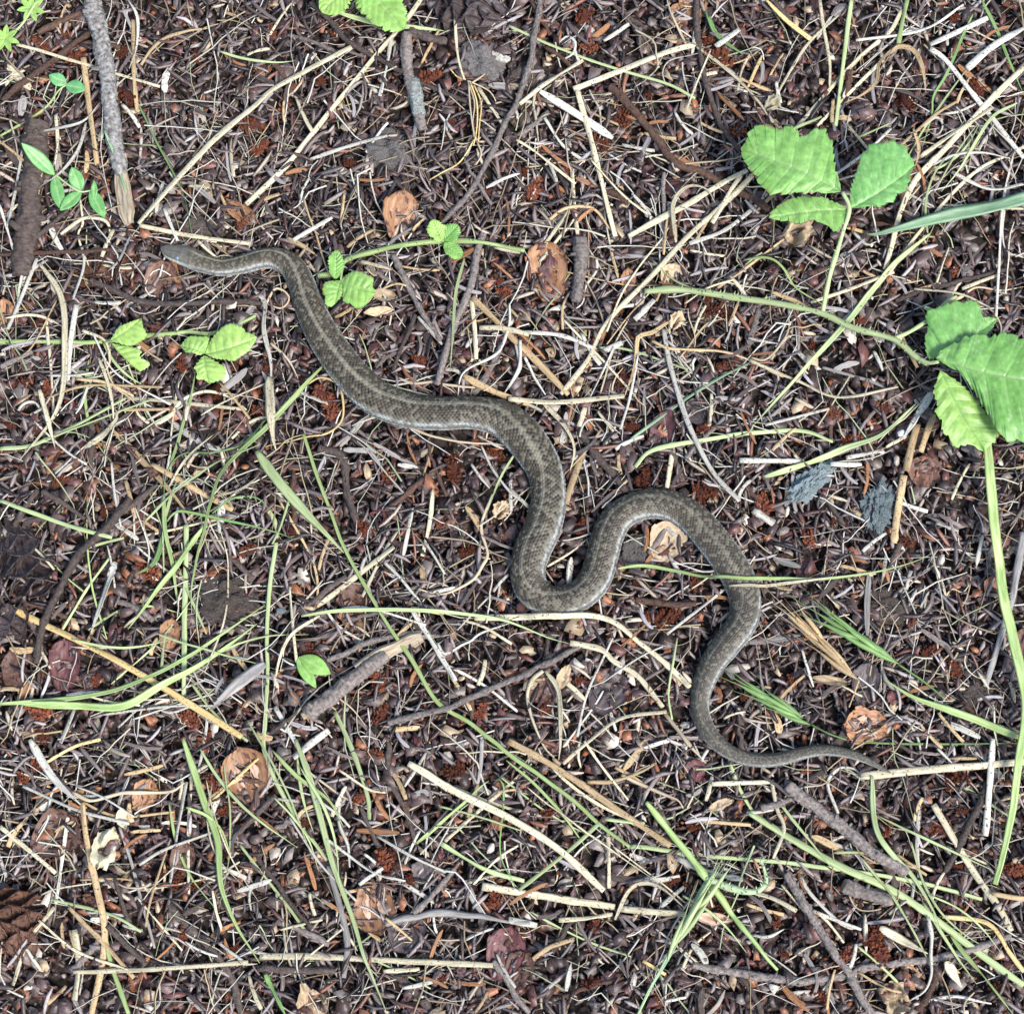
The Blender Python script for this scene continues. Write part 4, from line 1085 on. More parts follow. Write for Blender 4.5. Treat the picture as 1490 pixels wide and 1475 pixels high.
# right-hand bramble shoot
b = empty('bramble_shoot', 1200, 455, 'bramble shoot with a prickly pale stem and broad toothed leaves at the right', 'bramble')
part_strand('stem', b, 'root', 'pale_green_blade', 10, [(938, 424), (979, 421), (1022, 425), (1065, 432), (1140, 443), (1196, 456), (1242, 477), (1301, 494), (1331, 518), (1350, 530)],
            [10 * mm, 10 * mm, 11 * mm, 12 * mm, 14 * mm, 16 * mm, 17 * mm, 19 * mm, 20 * mm, 21 * mm], prick=46, taper=(0.8, 0.9))
lf = part_strand('leaf', b, 'root', 'pale_green_blade', 7, [(1197, 454), (1207, 403), (1220, 360), (1226, 339), (1236, 304), (1226, 280)], [16 * mm, 24 * mm, 32 * mm, 35 * mm, 38 * mm, 38 * mm], prick=12)
outline_leaf(lf, (1224, 279), [(1222, 262), (1218, 248), (1216, 232), (1213, 215), (1212, 205), (1205, 196), (1204, 186), (1196, 187), (1188, 185), (1178, 192), (1166, 197), (1160, 188), (1150, 182), (1140, 184), (1133, 187), (1122, 181), (1110, 180), (1097, 184), (1088, 192), (1085, 204), (1078, 216)],
             [(1205, 282), (1190, 281), (1175, 284), (1160, 281), (1145, 285), (1130, 284), (1118, 284), (1112, 275), (1102, 268), (1100, 258), (1092, 252), (1086, 240), (1080, 230), (1078, 216)], 38 * mm, 31 * mm, 0.05, 0.34, 1.15)
outline_leaf(lf, (1238, 303), [(1236, 285), (1238, 268), (1244, 252), (1249, 238), (1254, 222), (1262, 219), (1264, 210), (1275, 208), (1285, 206), (1291, 202), (1300, 203), (1308, 209), (1318, 211), (1322, 222), (1329, 232), (1331, 242)],
             [(1252, 303), (1268, 301), (1280, 303), (1292, 296), (1302, 294), (1306, 284), (1318, 280), (1322, 268), (1326, 262), (1325, 253), (1331, 242)], 38 * mm, 33 * mm, -0.25, 0.08, 1.15)
outline_leaf(lf, (1234, 306), [(1225, 298), (1212, 292), (1198, 286), (1180, 286), (1165, 285), (1150, 288), (1140, 292), (1130, 300), (1122, 308), (1119, 317)],
             [(1230, 320), (1222, 335), (1214, 338), (1207, 330), (1195, 325), (1182, 322), (1170, 326), (1158, 327), (1148, 322), (1135, 322), (1119, 317)], 37 * mm, 28 * mm, 0.15, 0.32, 1.15)
lf = part_strand('leaf', b, 'root', 'pale_green_blade', 7, [(1301, 493), (1325, 482), (1348, 468), (1365, 462)], [18 * mm, 19 * mm, 20 * mm, 20 * mm])
outline_leaf(lf, (1352, 524), [(1346, 510), (1345, 492), (1349, 475), (1345, 462), (1350, 450), (1360, 448), (1378, 440), (1392, 436), (1400, 440), (1410, 436), (1424, 438), (1427, 448), (1430, 460), (1440, 461), (1452, 464)],
             [(1365, 520), (1382, 512), (1400, 504), (1420, 496), (1440, 484), (1452, 464)], 21 * mm, 24 * mm, -0.15, 0.05, 1.15)
lf = part_strand('leaf', b, 'root', 'pale_green_blade', 7, [(1331, 518), (1350, 528), (1366, 526)], [20 * mm, 23 * mm, 27 * mm])
outline_leaf(lf, (1362, 521), [(1370, 508), (1385, 500), (1400, 490), (1412, 487), (1428, 485), (1440, 488), (1455, 483), (1472, 484), (1480, 488), (1495, 490), (1515, 495), (1530, 505), (1548, 520), (1556, 540), (1562, 562)],
             [(1380, 534), (1398, 542), (1405, 555), (1418, 572), (1428, 590), (1440, 608), (1450, 628), (1460, 636), (1466, 645), (1480, 643), (1492, 645), (1510, 638), (1525, 630), (1540, 610), (1552, 590), (1562, 562)], 28 * mm, 37 * mm, -0.05, 0.0, 1.15)
outline_leaf(lf, (1368, 538), [(1384, 548), (1400, 558), (1416, 575), (1430, 592), (1442, 610), (1454, 628), (1449, 643), (1442, 648), (1432, 657)],
             [(1362, 555), (1357, 570), (1363, 588), (1360, 600), (1368, 612), (1371, 630), (1380, 636), (1388, 652), (1400, 650), (1415, 648), (1423, 654), (1432, 657)], 26 * mm, 20 * mm, 0.35, 0.12, 1.15)
part_strand('side_shoot', b, 'root', 'pale_green_blade', 6, [(1345, 447), (1362, 452), (1380, 438), (1392, 431)], [20 * mm] * 4)
# left bramble runner
b = empty('bramble_runner', 150, 497, 'thin lime-green bramble runner crossing under the snake at the left', 'bramble')
part_strand('stem', b, 'root', 'yellow_green_blade', 7, [(-10, 497), (45, 497), (90, 497), (140, 498), (215, 488), (270, 483), (305, 485), (340, 474), (372, 459)], off=0.006, prick=16)
lf = part_strand('leaf', b, 'root', 'yellow_green_blade', 3, [(150, 498), (158, 497), (168, 497)], [9 * mm, 11 * mm, 12 * mm])
outline_leaf(lf, (160, 496), [(166, 484), (173, 475), (182, 471), (192, 467), (206, 463)], [(175, 501), (190, 504), (204, 499), (215, 489), (209, 476), (206, 463)], 12 * mm, 15 * mm, 0.6, 0.0, 1.15)
outline_leaf(lf, (161, 499), [(178, 502), (195, 505), (207, 511), (204, 519), (218, 528), (214, 536), (203, 541)], [(172, 510), (182, 522), (192, 532), (203, 541)], 12 * mm, 11 * mm, 0.6, 0.1, 1.15)
lf = part_strand('leaf', b, 'root', 'yellow_green_blade', 3, [(305, 486), (301, 500), (298, 514)], [9 * mm, 12 * mm, 13 * mm])
outline_leaf(lf, (298, 515), [(303, 500), (312, 486), (325, 474), (336, 470), (345, 472), (354, 476), (358, 482), (368, 486), (374, 491)], [(312, 522), (325, 524), (340, 526), (350, 520), (362, 512), (368, 504), (374, 491)], 13 * mm, 17 * mm, 0.6, 0.0, 1.15)
outline_leaf(lf, (298, 514), [(303, 502), (304, 490), (290, 489), (278, 488), (270, 492), (262, 503)], [(290, 517), (280, 514), (270, 513), (262, 503)], 13 * mm, 12 * mm, 0.45, 0.15, 1.15)
outline_leaf(lf, (297, 517), [(306, 520), (318, 527), (327, 535), (328, 548), (318, 555), (304, 558)], [(290, 523), (282, 535), (286, 542), (286, 552), (296, 553), (304, 558)], 13 * mm, 13 * mm, 0.55, 0.0, 1.15)
# middle bramble runner
b = empty('bramble_runner', 600, 355, 'lime-green bramble runner to the right of the snake\'s neck', 'bramble')
part_strand('stem', b, 'root', 'yellow_green_blade', 9, [(462, 402), (484, 398), (505, 378), (560, 362), (600, 355), (641, 351), (695, 352), (763, 365)], off=0.008, prick=22)
lf = part_strand('leaf', b, 'root', 'yellow_green_blade', 4, [(500, 383), (497, 396), (496, 408)], [11 * mm, 13 * mm, 14 * mm])
leaflet(lf, (488, 406), (490, 364), 13, 14 * mm, 17 * mm, 0.15, 0.0, teeth=5)
outline_leaf(lf, (496, 408), [(484, 408), (471, 411), (468, 425), (472, 433), (473, 443), (481, 447), (488, 442)], [(499, 420), (497, 432), (488, 442)], 14 * mm, 14 * mm, 0.3, 0.05, 1.15)
outline_leaf(lf, (495, 409), [(503, 400), (513, 394), (525, 394), (535, 399), (544, 405), (543, 415), (547, 426)], [(497, 425), (500, 440), (510, 443), (518, 449), (530, 447), (536, 440), (547, 426)], 14 * mm, 17 * mm, 0.3, 0.22, 1.15)
lf = part_strand('leaf', b, 'root', 'yellow_green_blade', 4, [(641, 351), (645, 350)], [11 * mm, 13 * mm])
leaflet(lf, (642, 352), (629, 320), 15, 13 * mm, 17 * mm, 0.6, 0.0, teeth=5)
leaflet(lf, (645, 350), (667, 328), 15, 13 * mm, 15 * mm, 0.0, 0.05, teeth=5)
leaflet(lf, (646, 354), (672, 374), 13, 13 * mm, 12 * mm, 0.1, 0.0, teeth=5)
# top-edge bramble
b = empty('bramble_leaf', 530, 0, 'bright green bramble leaflets poking in at the top edge', 'bramble')
part_strand('stem', b, 'root', 'yellow_green_blade', 5, [(520, -60), (515, -40), (520, -25)], [12 * mm, 16 * mm, 18 * mm])
leaflet(b, (512, -25), (468, 18), 27, 18 * mm, 16 * mm, 0.55, 0, teeth=6)
leaflet(b, (525, -25), (586, 42), 36, 18 * mm, 20 * mm, 0.35, 0, teeth=8)
leaflet(b, (522, -25), (548, 26), 22, 17 * mm, 16 * mm, 0.5, 0, teeth=6)

# broad-leaved seedlings
b = empty('vetch_plant', 100, 278, 'little vetch plant with narrow mid-green leaves left of the thick grey stick', 'seedling')
part_strand('stem', b, 'root', 'pale_green_blade', 3, [(80, 254), (98, 268), (117, 279), (133, 277)], [8 * mm, 9 * mm, 10 * mm, 9 * mm])
for ba, ti, hw, z in (((80, 255), (31, 208), 11, 22), ((78, 254), (90, 307), 10, 10), ((118, 278), (104, 243), 11, 13), ((118, 279), (87, 306), 10, 11), ((131, 275), (152, 317), 10, 9), ((137, 290), (137, 262), 5, 11)):
    leaflet(b, ba, ti, hw, 9 * mm, z * mm, -0.45, 0, 'plain', name='leaf', zmid=0.05)
b = empty('vetch_plant', 95, 123, 'pair of rounded green leaves above the leafy vetch', 'seedling')
part_strand('stem', b, 'root', 'yellow_green_blade', 4, [(0, 198), (40, 175), (68, 155), (85, 132), (96, 124)], [6 * mm, 7 * mm, 7 * mm, 8 * mm, 9 * mm])
leaflet(b, (97, 123), (71, 109), 10, 9 * mm, 11 * mm, -0.8, 0, 'plain', name='leaf')
leaflet(b, (95, 124), (125, 130), 11, 9 * mm, 11 * mm, -0.8, 0, 'plain', name='leaf')
b = empty('bedstraw', 25, 40, 'wispy bedstraw with small pale whorled leaves in the top left corner', 'seedling')
part_strand('stem', b, 'root', 'pale_green_blade', 3.5, [(60, -10), (45, 15), (30, 38), (8, 57)], [12 * mm, 14 * mm, 13 * mm, 11 * mm])
for cx, cy, n in ((45, 12, 7), (8, 56, 7)):
    for k in range(n):
        a_ = 2 * math.pi * k / n + 0.3
        leaflet(b, (cx, cy), (cx + 21 * math.cos(a_), cy + 21 * math.sin(a_)), 4.5, 13 * mm, 14 * mm, 0.5, 0, 'plain', name='leaf')
b = empty('seedling', 455, 975, 'tiny two-leaved green seedling above the broken branch', 'seedling')
part_strand('stem', b, 'root', 'yellow_green_blade', 2.5, [(436, 968), (434, 960), (436, 955)], [4 * mm, 8 * mm, 9 * mm])
leaflet(b, (432, 956), (460, 1001), 9, 9 * mm, 9 * mm, 0.2, 0, 'plain', name='leaf')
leaflet(b, (436, 955), (481, 980), 13, 9 * mm, 11 * mm, 0.25, 0, 'plain', name='leaf')

# green stalk with a downy side shoot
b = empty('green_stalk', 1050, 1300, 'cut green stalk with a pale downy hooked side shoot', 'stalk')
part_strand('stem', b, 'root', 'yellow_green_blade', 10, [(941, 1167), (971, 1205), (1011, 1254), (1046, 1303), (1074, 1341), (1098, 1371), (1131, 1411)], off=0.012, taper=(0.7, 0.4))
part_strand('side_shoot', b, 'root', 'fuzzy_green', 10, [(1027, 1277), (1065, 1292), (1098, 1297), (1114, 1285), (1113, 1268), (1106, 1247)], [14 * mm, 15 * mm, 17 * mm, 19 * mm, 20 * mm, 22 * mm], prick=50, taper=(0.7, 0.2))


# ---------------------------------------------------------------- grass seed heads
def seed_head(base, tip, stem, n, mk, label, z=0.012):
    b = empty('grass_seed_head', *base, label, 'seed head', 'grass seed heads')
    part_strand('stem', b, 'root', mk, 3, [base] + stem, off=z)
    rg = np.random.default_rng(int(base[0]))
    B = np.array(base, float); E = np.array(tip, float); D = E - B; L = np.linalg.norm(D); D /= L; Nn = np.array([-D[1], D[0]])
    for k in range(n):
        f = k / n * 0.42
        s0 = B + D * L * f + Nn * rg.uniform(-2, 2)
        sp = (k % 3 - 1) * rg.uniform(4, 9) + rg.uniform(-3, 3)
        ln = L * rg.uniform(0.28, 0.40)
        s1 = s0 + D * ln + Nn * sp
        s2 = s1 + D * L * rg.uniform(0.2, 0.42) + Nn * sp * 1.2
        _seed[0] += 1
        P3 = at(*np.array([s0, (s0 + s1) / 2 + Nn * sp * 0.2, s1, (s1 + s2) / 2, s2]).T, z + np.array([0.002, 0.004, 0.004, 0.004, 0.003]) + 0.0006 * (k % 5))
        tt = np.linspace(0, 1, 16); P3 = np.stack([np.interp(tt, [0, .22, .5, .75, 1], P3[:, q]) for q in range(3)], -1)
        me = strand_mesh('spikelet', P3, 7.5 * S, 'root', (0.3, 0.08), _seed[0])
        # swollen floret, hair-thin awn
        co = np.zeros(len(me.vertices) * 3, np.float32); me.vertices.foreach_get('co', co); co = co.reshape(-1, 3)
        for i in range(16):
            q = tt[i]; f_ = np.interp(q, [0, .15, .4, .52, 1], [0.5, 1.0, 0.8, 0.22, 0.10])
            co[i * 6:(i + 1) * 6] = P3[i] + (co[i * 6:(i + 1) * 6] - P3[i]) * f_
        me.vertices.foreach_set('co', co.ravel()); me.materials.append(MATS[mk])
        obj('spikelet', me, b)


seed_head((1307, 966), (1150, 862), [(1340, 988), (1375, 1016)], 11, 'green_blade', 'green brome seed head right of the snake\'s rear bend, awns up-left')
seed_head((1179, 1053), (1046, 972), [(1205, 1066), (1232, 1076)], 10, 'green_blade', 'green brome seed head between the tail\'s turn and the curled tan scale')
seed_head((1250, 990), (1108, 850), [(1243, 1010), (1236, 1029)], 10, 'tan_straw', 'dry tan brome seed head just left of the upper green one', 0.009)
seed_head((970, 1395), (1075, 1215), [(950, 1430), (927, 1478)], 9, 'pale_green_blade', 'pale wispy seed head crossing the green stalk', 0.010)
# ---------------------------------------------------------------- cone scales, bud scales, dead leaves: thin curved shells
def shell_mesh(name, seed, base_w=0.35, mid=0.60, cup=0.28, curl=0.18, rag=0.05, thick=0.035, nt=22, nv=21, pointed=0.0, crumple=0.0):
    """unit shell: length 1 along +y from the origin, half width 0.5"""
    rg = np.random.default_rng(seed)
    t = np.linspace(0, 1, nt); v = np.linspace(-1, 1, nv)
    top = np.where(t < mid, base_w + (1 - base_w) * np.sin(np.clip(t / mid, 0, 1) * math.pi / 2) ** 0.9,
                   np.sqrt(np.clip(1 - ((t - mid) / (1 - mid)) ** (2.3 - pointed), 0, 1)))
    T, V = np.meshgrid(t, v, indexing='ij')
    hw = 0.5 * np.maximum(top, 0.03)
    ragn = 1 + rag * np.stack([np.interp(t, np.linspace(0, 1, 13), rg.normal(0, 1, 13)) for _ in (0, 1)], 0)
    ed = np.where(V < 0, ragn[0][:, None], ragn[1][:, None])
    x = V * hw[:, None] * ed
    y = T - 0.06 * (V ** 2) * (T > 0.8)
    z = cup * (np.abs(V) ** 1.8) * hw[:, None] * 0.9 + curl * np.clip(T - 0.55, 0, 1) ** 1.6 - 0.10 * np.sin(T * math.pi) + rg.normal(0, 0.12) * x
    z = z + crumple * vnoise(T * 1.0 + seed, V * 0.5, 4.5, 50) + 0.03 * vnoise(T + seed, V * 0.5, 9, 51) + 0.022 * vnoise(T * 0.35 + seed, V * 0.5 / (0.35 + 0.65 * T), 26, 52)
    top_v = np.stack([x, y, z], -1).reshape(-1, 3)
    # outward normal roughly +z: underside offset
    bot = top_v - np.array([0, 0, thick])
    i = np.arange(nt * nv).reshape(nt, nv)
    F = np.stack([i[:-1, :-1], i[:-1, 1:], i[1:, 1:], i[1:, :-1]], -1).reshape(-1, 4)
    n = nt * nv
    rim = np.r_[i[0, :], i[1:, -1], i[-1, -2::-1], i[-2:0:-1, 0]]
    rr = np.stack([rim, np.roll(rim, -1), np.roll(rim, -1) + n, rim + n], -1)
    uv = np.stack([V.ravel() * 0.013 + 0.05, T.ravel() * 0.16], -1)
    return mesh_from(name, np.vstack([top_v, bot]), np.vstack([F, F[:, ::-1] + n, rr]), uv=np.vstack([uv, uv]))


SHELLS = {}


def shells(kind):
    if kind not in SHELLS:
        if kind == 'scale':
            SHELLS[kind] = [shell_mesh('cone_scale', 300 + i, 0.42, 0.58, rg_c, rg_k, 0.05, 0.05) for i, (rg_c, rg_k) in enumerate(((0.30, 0.2), (0.45, 0.1), (0.2, 0.3), (0.38, -0.15), (0.25, 0.35)))]
        elif kind == 'bud':
            SHELLS[kind] = [shell_mesh('bud_scale', 330 + i, 0.3, 0.45, 0.45, 0.2, 0.22, 0.05, 12, 8, 1.2, 0.34) for i in range(7)]
        elif kind == 'leaf':
            SHELLS[kind] = [shell_mesh('dead_leaf', 360 + i, 0.12, 0.45, 0.35, 0.15, 0.07, 0.02, 18, 11, 0.9, 0.16) for i in range(4)]
        elif kind == 'crumple':
            SHELLS[kind] = [shell_mesh('dead_leaf', 380 + i, 0.25, 0.5, 0.5, 0.2, 0.16, 0.02, 22, 15, 0.5, 0.45) for i in range(4)]
    return SHELLS[kind]


_mcache = {}


def with_mat(me, mk):
    k = (me.name, mk)
    if k not in _mcache:
        m2 = me.copy(); m2.materials.clear(); m2.materials.append(MATS[mk]); _mcache[k] = m2
    return _mcache[k]


def place_shell(kind, name, cat, cx, cy, w, h, ang, mk, label, group=None, off=0.0055, tilt=(0, 0), vi=None, flip=False):
    """ang: plan direction in which the tip points, degrees anticlockwise from right"""
    ms = shells(kind)
    me = with_mat(ms[(vi if vi is not None else random.randrange(len(ms))) % len(ms)], mk)
    o = obj(name, me, label=label, category=cat, group=group)
    p = at(cx, cy, 0.007)
    z = float(gz(p[0], p[1])) + off
    a = math.radians(ang)
    d = np.array([math.cos(a), math.sin(a)]) * h * S / 2
    o.scale = (w * S, h * S, (w + h) / 2 * S * 0.8)
    R = Matrix.Rotation(a - math.pi / 2, 3, 'Z') @ Matrix.Rotation(math.radians(tilt[0]), 3, 'X') @ Matrix.Rotation(math.radians(tilt[1]) + (math.pi if flip else 0), 3, 'Y')
    o.rotation_euler = R.to_euler()
    bx = R @ Vector((0, h * S / 2, 0))
    o.location = (p[0] - bx.x, p[1] - bx.y, z - min(0, bx.z) * 0.6)
    return o


# cx, cy, w, h, angle, material, label, tilt, flip
for cx, cy, w, h, ang, mk, lab, tl, fl in [
    (583, 313, 52, 76, 80, 'cone_scale_tan', 'glossy orange-brown cone scale standing below the pale soil clod', (12, 18), 1),
    (350, 307, 26, 62, -35, 'cone_scale_tan', 'narrow orange-tan cone scale above the snake\'s curved neck', (4, 10), 0),
    (796, 392, 62, 96, 100, 'cone_scale_tan', 'large tan cone scale with a wine-red stain', (6, -10), 1),
    (233, 404, 50, 60, 60, 'cone_scale_brown', 'ridged brown cone scale just below the snake\'s head', (8, 8), 1),
    (4, 457, 36, 52, 90, 'cone_scale_tan', 'brown cone scale cut by the left edge, below the dark log piece', (6, 0), 1),
    (970, 786, 52, 62, 70, 'dead_leaf', 'beige mottled cone scale inside the snake\'s high arch', (5, 6), 1),
    (885, 1003, 56, 72, 60, 'cone_scale_dark', 'dark ragged flake left of the tail\'s turn', (-6, 8), 1),
    (785, 1000, 46, 44, 70, 'cone_scale_brown', 'brown cone scale framed by two curving blades', (4, 0), 1),
    (1257, 1056, 54, 66, 175, 'cone_scale_tan', 'curled tan cone scale with a pale hollow, above the tail tip', (4, -8), 0),
    (1259, 992, 40, 62, 80, 'cone_scale_dark', 'dark smooth scale above the curled tan scale', (5, 0), 1),
    (84, 1211, 66, 76, 40, 'cone_scale_brown', 'red-brown rounded cone scale at lower left', (5, 6), 1),
    (358, 1124, 66, 82, 110, 'cone_scale_tan', 'pale tan cone scale with a pinhole, left of the bottom grass stems', (5, -6), 1),
    (545, 1322, 60, 76, -80, 'cone_scale_tan', 'heart-shaped ochre cone scale on the lower litter', (5, 5), 1),
    (245, 922, 30, 52, 80, 'cone_scale_tan', 'small orange cone scale beside the round soil clod', (14, 12), 0),
    (93, 965, 46, 78, 90, 'cone_scale_wine', 'wine-red cone scale under the golden straw', (6, 8), 1),
    (20, 975, 60, 36, 10, 'cone_scale_brown', 'brown scale at the left edge below the dark fir cone', (4, 0), 1),
    (615, 1268, 34, 36, 80, 'cone_scale_dark', 'purple-black scale right of the heart-shaped scale', (6, 0), 1),
    (590, 1355, 55, 60, 80, 'cone_scale_dark', 'dark slate-coloured scale under the grey curved root', (0, 6), 1),
    (735, 1385, 56, 80, 80, 'cone_scale_wine', 'wine-brown scale at the end of the long level straw', (6, 0), 1),
    (755, 1408, 40, 56, 60, 'cone_scale_brown', 'brown scale right of the long level straw', (5, 0), 1),
    (265, 1250, 36, 52, 80, 'cone_scale_brown', 'brown ribbed scale beside the thin lower straws', (6, 8), 1),
    (210, 1155, 36, 52, 70, 'cone_scale_tan', 'orange-brown scale fragment right of the red-brown scale', (10, 10), 1),
    (1012, 1120, 30, 34, 100, 'cone_scale_wine', 'small red scale with pale edge below the tail\'s turn', (8, 0), 1),
    (515, 868, 52, 46, 120, 'cone_scale_brown', 'brown scale between the cream straw and the pale arching stem', (4, 6), 1),
    (512, 895, 46, 34, 30, 'cone_scale_tan', 'tan flake under the pale arching stem', (2, 0), 1),
    (965, 630, 66, 40, -10, 'cone_scale_wine', 'shiny wine-red scale above the snake\'s high arch', (5, 10), 1),
    (1010, 600, 40, 30, 20, 'cone_scale_dark', 'dark purple scale beside the bleached crossing straw', (5, 0), 1),
    (1345, 685, 50, 48, 90, 'cone_scale_brown', 'rounded brown scale below the large bramble leaf', (5, 0), 1),
    (1010, 5, 46, 50, 90, 'cone_scale_tan', 'brown scale at the top edge beside the upright dark twig', (6, 0), 1),
    (990, 20, 34, 40, 90, 'cone_scale_tan', 'tan scale at the top edge near the thin straw', (6, 0), 1),
    (1330, 265, 50, 30, 20, 'cone_scale_brown', 'reddish scale right of the three-leaflet bramble leaf', (5, 8), 1),
    (845, 395, 20, 30, 80, 'cone_scale_tan', 'small tan flake at the wine-stained scale', (8, 8), 1),
    (980, 400, 40, 42, 80, 'dead_leaf', 'beige flake beside the long cream diagonal straw', (4, 4), 1),
    (915, 410, 22, 48, 95, 'cone_scale_tan', 'narrow rust-coloured scale left of the bramble stem', (10, 12), 1),
    (1495, 930, 30, 40, 90, 'cone_scale_brown', 'brown scale on the right edge beside the tall blade', (5, 0), 1),
]:
    shape = place_shell('scale', 'cone_scale', 'cone scale', cx, cy, w, h, ang, mk, lab, 'fallen cone scales', tilt=tl, flip=bool(fl) and False)
    if lab.startswith(('heart', 'pale tan', 'curled')):
        for q in (-0.18, 0.18):      # seed hollows on the scale face
            mep = with_mat(shells('bud')[1], 'dead_leaf_pink')
            sd = obj('seed_scar', mep, shape); sd.location = (q, 0.20, -0.02); sd.scale = (0.24, 0.5, 0.20)
    if lab.startswith('large tan'):
        st = obj('wine_stain', with_mat(shells('bud')[2], 'cone_scale_wine'), shape); st.location = (0.12, 0.0, -0.06); st.scale = (0.62, 0.75, 0.22)

for cx, cy, w, h, ang, mk, lab, kind in [
    (1035, 1336, 18, 58, 175, 'dead_leaf_pink', 'flat pinkish dead leaf under the green stalk', 'leaf'),
    (560, 430, 20, 42, -10, 'dead_leaf', 'tan dead leaf right of the neck-side bramble leaf', 'leaf'),
    (552, 453, 14, 46, 5, 'dead_leaf', 'narrow tan dead leaf under the neck-side bramble leaf', 'leaf'),
    (985, 467, 22, 30, 60, 'dead_leaf', 'small curled tan leaf on a hooked dry blade', 'crumple'),
    (155, 1232, 36, 62, 70, 'dead_leaf_pale', 'pale crumpled papery leaf at lower left', 'crumple'),
    (180, 1189, 20, 30, 100, 'dead_leaf_pale', 'white papery chip above the pale crumpled leaf', 'leaf'),
    (820, 985, 20, 42, 65, 'dead_leaf', 'slim tan leaf between two curving dry blades', 'leaf'),
    (1300, 1450, 44, 50, 150, 'dead_leaf', 'beige dead leaf at the bottom right edge', 'crumple'),
    (1160, 340, 46, 44, -60, 'dead_leaf', 'shrivelled brown leaf under the three-leaflet bramble leaf', 'crumple'),
    (1125, 150, 22, 30, 40, 'dead_leaf_pale', 'grey papery flake left of the three-leaflet bramble leaf', 'crumple'),
    (1050, 1170, 16, 40, 20, 'dead_leaf', 'tan husk left of the thick grey twig', 'leaf'),
    (730, 742, 26, 30, 60, 'dead_leaf', 'tan flake left of the snake\'s long vertical bend', 'crumple'),
    (455, 1460, 60, 40, 20, 'dead_leaf', 'crumpled tan leaf at the bottom edge, left of the bottom grass stems', 'crumple'),
    (1210, 990, 14, 56, -10, 'dead_leaf', 'twisted tan leaf below the upper green seed head', 'leaf'),
]:
    place_shell(kind, 'dead_leaf', 'dead leaf', cx, cy, w, h, ang, mk, lab, 'dead leaves on the litter', off=0.008, tilt=(4, 8))


# ---------------------------------------------------------------- lumps: soil clods, lichen tufts, pollen cones
def lump_mesh(name, seed, sub, rough, freq, mk, squash=0.6, fine=0.0):
    import bmesh
    bm = bmesh.new(); bmesh.ops.create_icosphere(bm, subdivisions=sub, radius=1.0)
    me = bpy.data.meshes.new(name); bm.to_mesh(me); bm.free()
    co = np.zeros(len(me.vertices) * 3, np.float32); me.vertices.foreach_get('co', co); co = co.reshape(-1, 3).astype(float)
    q = co + seed * 3.1
    d = (vnoise(q[:, 0] + q[:, 2] * 0.7, q[:, 1] - q[:, 2] * 0.6, freq, 60 + seed % 4) + 0.6 * vnoise(q[:, 0] - q[:, 2], q[:, 1] + q[:, 2], freq * 2.3, 61)
         + 0.4 * vnoise(q[:, 0] + q[:, 1], q[:, 2] * 1.3 + q[:, 1], freq * 5, 62))
    d = d + fine * np.random.default_rng(seed).normal(0, 1, len(co))
    co *= (1 + rough * d)[:, None]
    co[:, 2] *= squash
    me.vertices.foreach_set('co', co.astype(np.float32).ravel()); me.update()
    me.polygons.foreach_set('use_smooth', np.zeros(len(me.polygons), bool))
    me.materials.append(MATS[mk])
    return me


def lump(name, cat, cx, cy, w, h, ang, mk, label, seed, rough=0.2, freq=1.7, off=0.003, squash=0.6, group=None, sub=5, fine=0.0):
    o = obj(name, lump_mesh(name, seed, sub, rough, freq, mk, squash, fine), label=label, category=cat, group=group)
    p = at(cx, cy, 0.006)
    o.location = (p[0], p[1], float(gz(p[0], p[1])) + off)
    o.scale = (w * S / 2, h * S / 2, (w + h) * S / 4)
    o.rotation_euler = (0, 0, math.radians(ang))
    return o


for k, (cx, cy, w, h, a_, mk, lab) in enumerate([
    (330, 865, 96, 74, 10, 'soil_clod', 'round brown soil clod below the thin grass arch at left'),
    (570, 215, 74, 60, 20, 'clod_grey', 'pale crumbly soil clod above the orange cone scale'),
    (700, 88, 74, 60, -20, 'clod_grey', 'grey soil clod under the top fir cone'),
    (925, 803, 46, 52, 0, 'clod_grey', 'small grey clod in the snake\'s high arch'),
    (310, 465, 50, 32, 20, 'soil_clod', 'brown clod on the lime-green bramble runner'),
    (280, 330, 80, 40, 0, 'soil_clod', 'flat soil clod between the snake\'s head and the cream straw'),
    (1420, 1010, 60, 40, 30, 'soil_clod', 'soil clod left of the tall yellow-green blade'),
    (1300, 880, 70, 50, -20, 'soil_clod', 'dark soil clod right of the thin stem over the snake'),
    (765, 110, 50, 44, 0, 'soil_clod', 'dark soil clod touching the upright grey twig'),
    (990, 500, 34, 28, 0, 'soil_clod', 'little soil clod under the bleached crossing straw'),
]):
    lump('soil_clod', 'clod', cx, cy, w, h, a_, mk, lab, 400 + k, 0.24, 2.4, group='soil clods', fine=0.05, off=0.001)
lump('lichen_tuft', 'lichen', 1177, 704, 72, 30, 38, 'lichen_blue', 'blue-grey crusty lichen tuft right of the snake\'s high arch', 451, 0.32, 3.2, 0.006, 0.5, 'lichen tufts', fine=0.16)
lump('lichen_tuft', 'lichen', 1277, 738, 38, 62, -12, 'lichen_blue', 'ragged blue-grey lichen tuft below the large bramble leaf', 452, 0.36, 3.2, 0.006, 0.5, 'lichen tufts', fine=0.16)
for k, (cx, cy, lab) in enumerate([(1310, 632, 'tiny white droppings fleck left of the large bramble leaf'), 
                                   (408, 888, 'glinting blue-grey pebble right of the bundled grass blades')]):
    lump('pebble', 'pebble', cx, cy, 14, 10, 0, 'snail_white' if k == 0 else 'lichen_blue', lab, 470 + k, 0.14, 1.3, 0.007, 0.7, 'pebbles', 3)


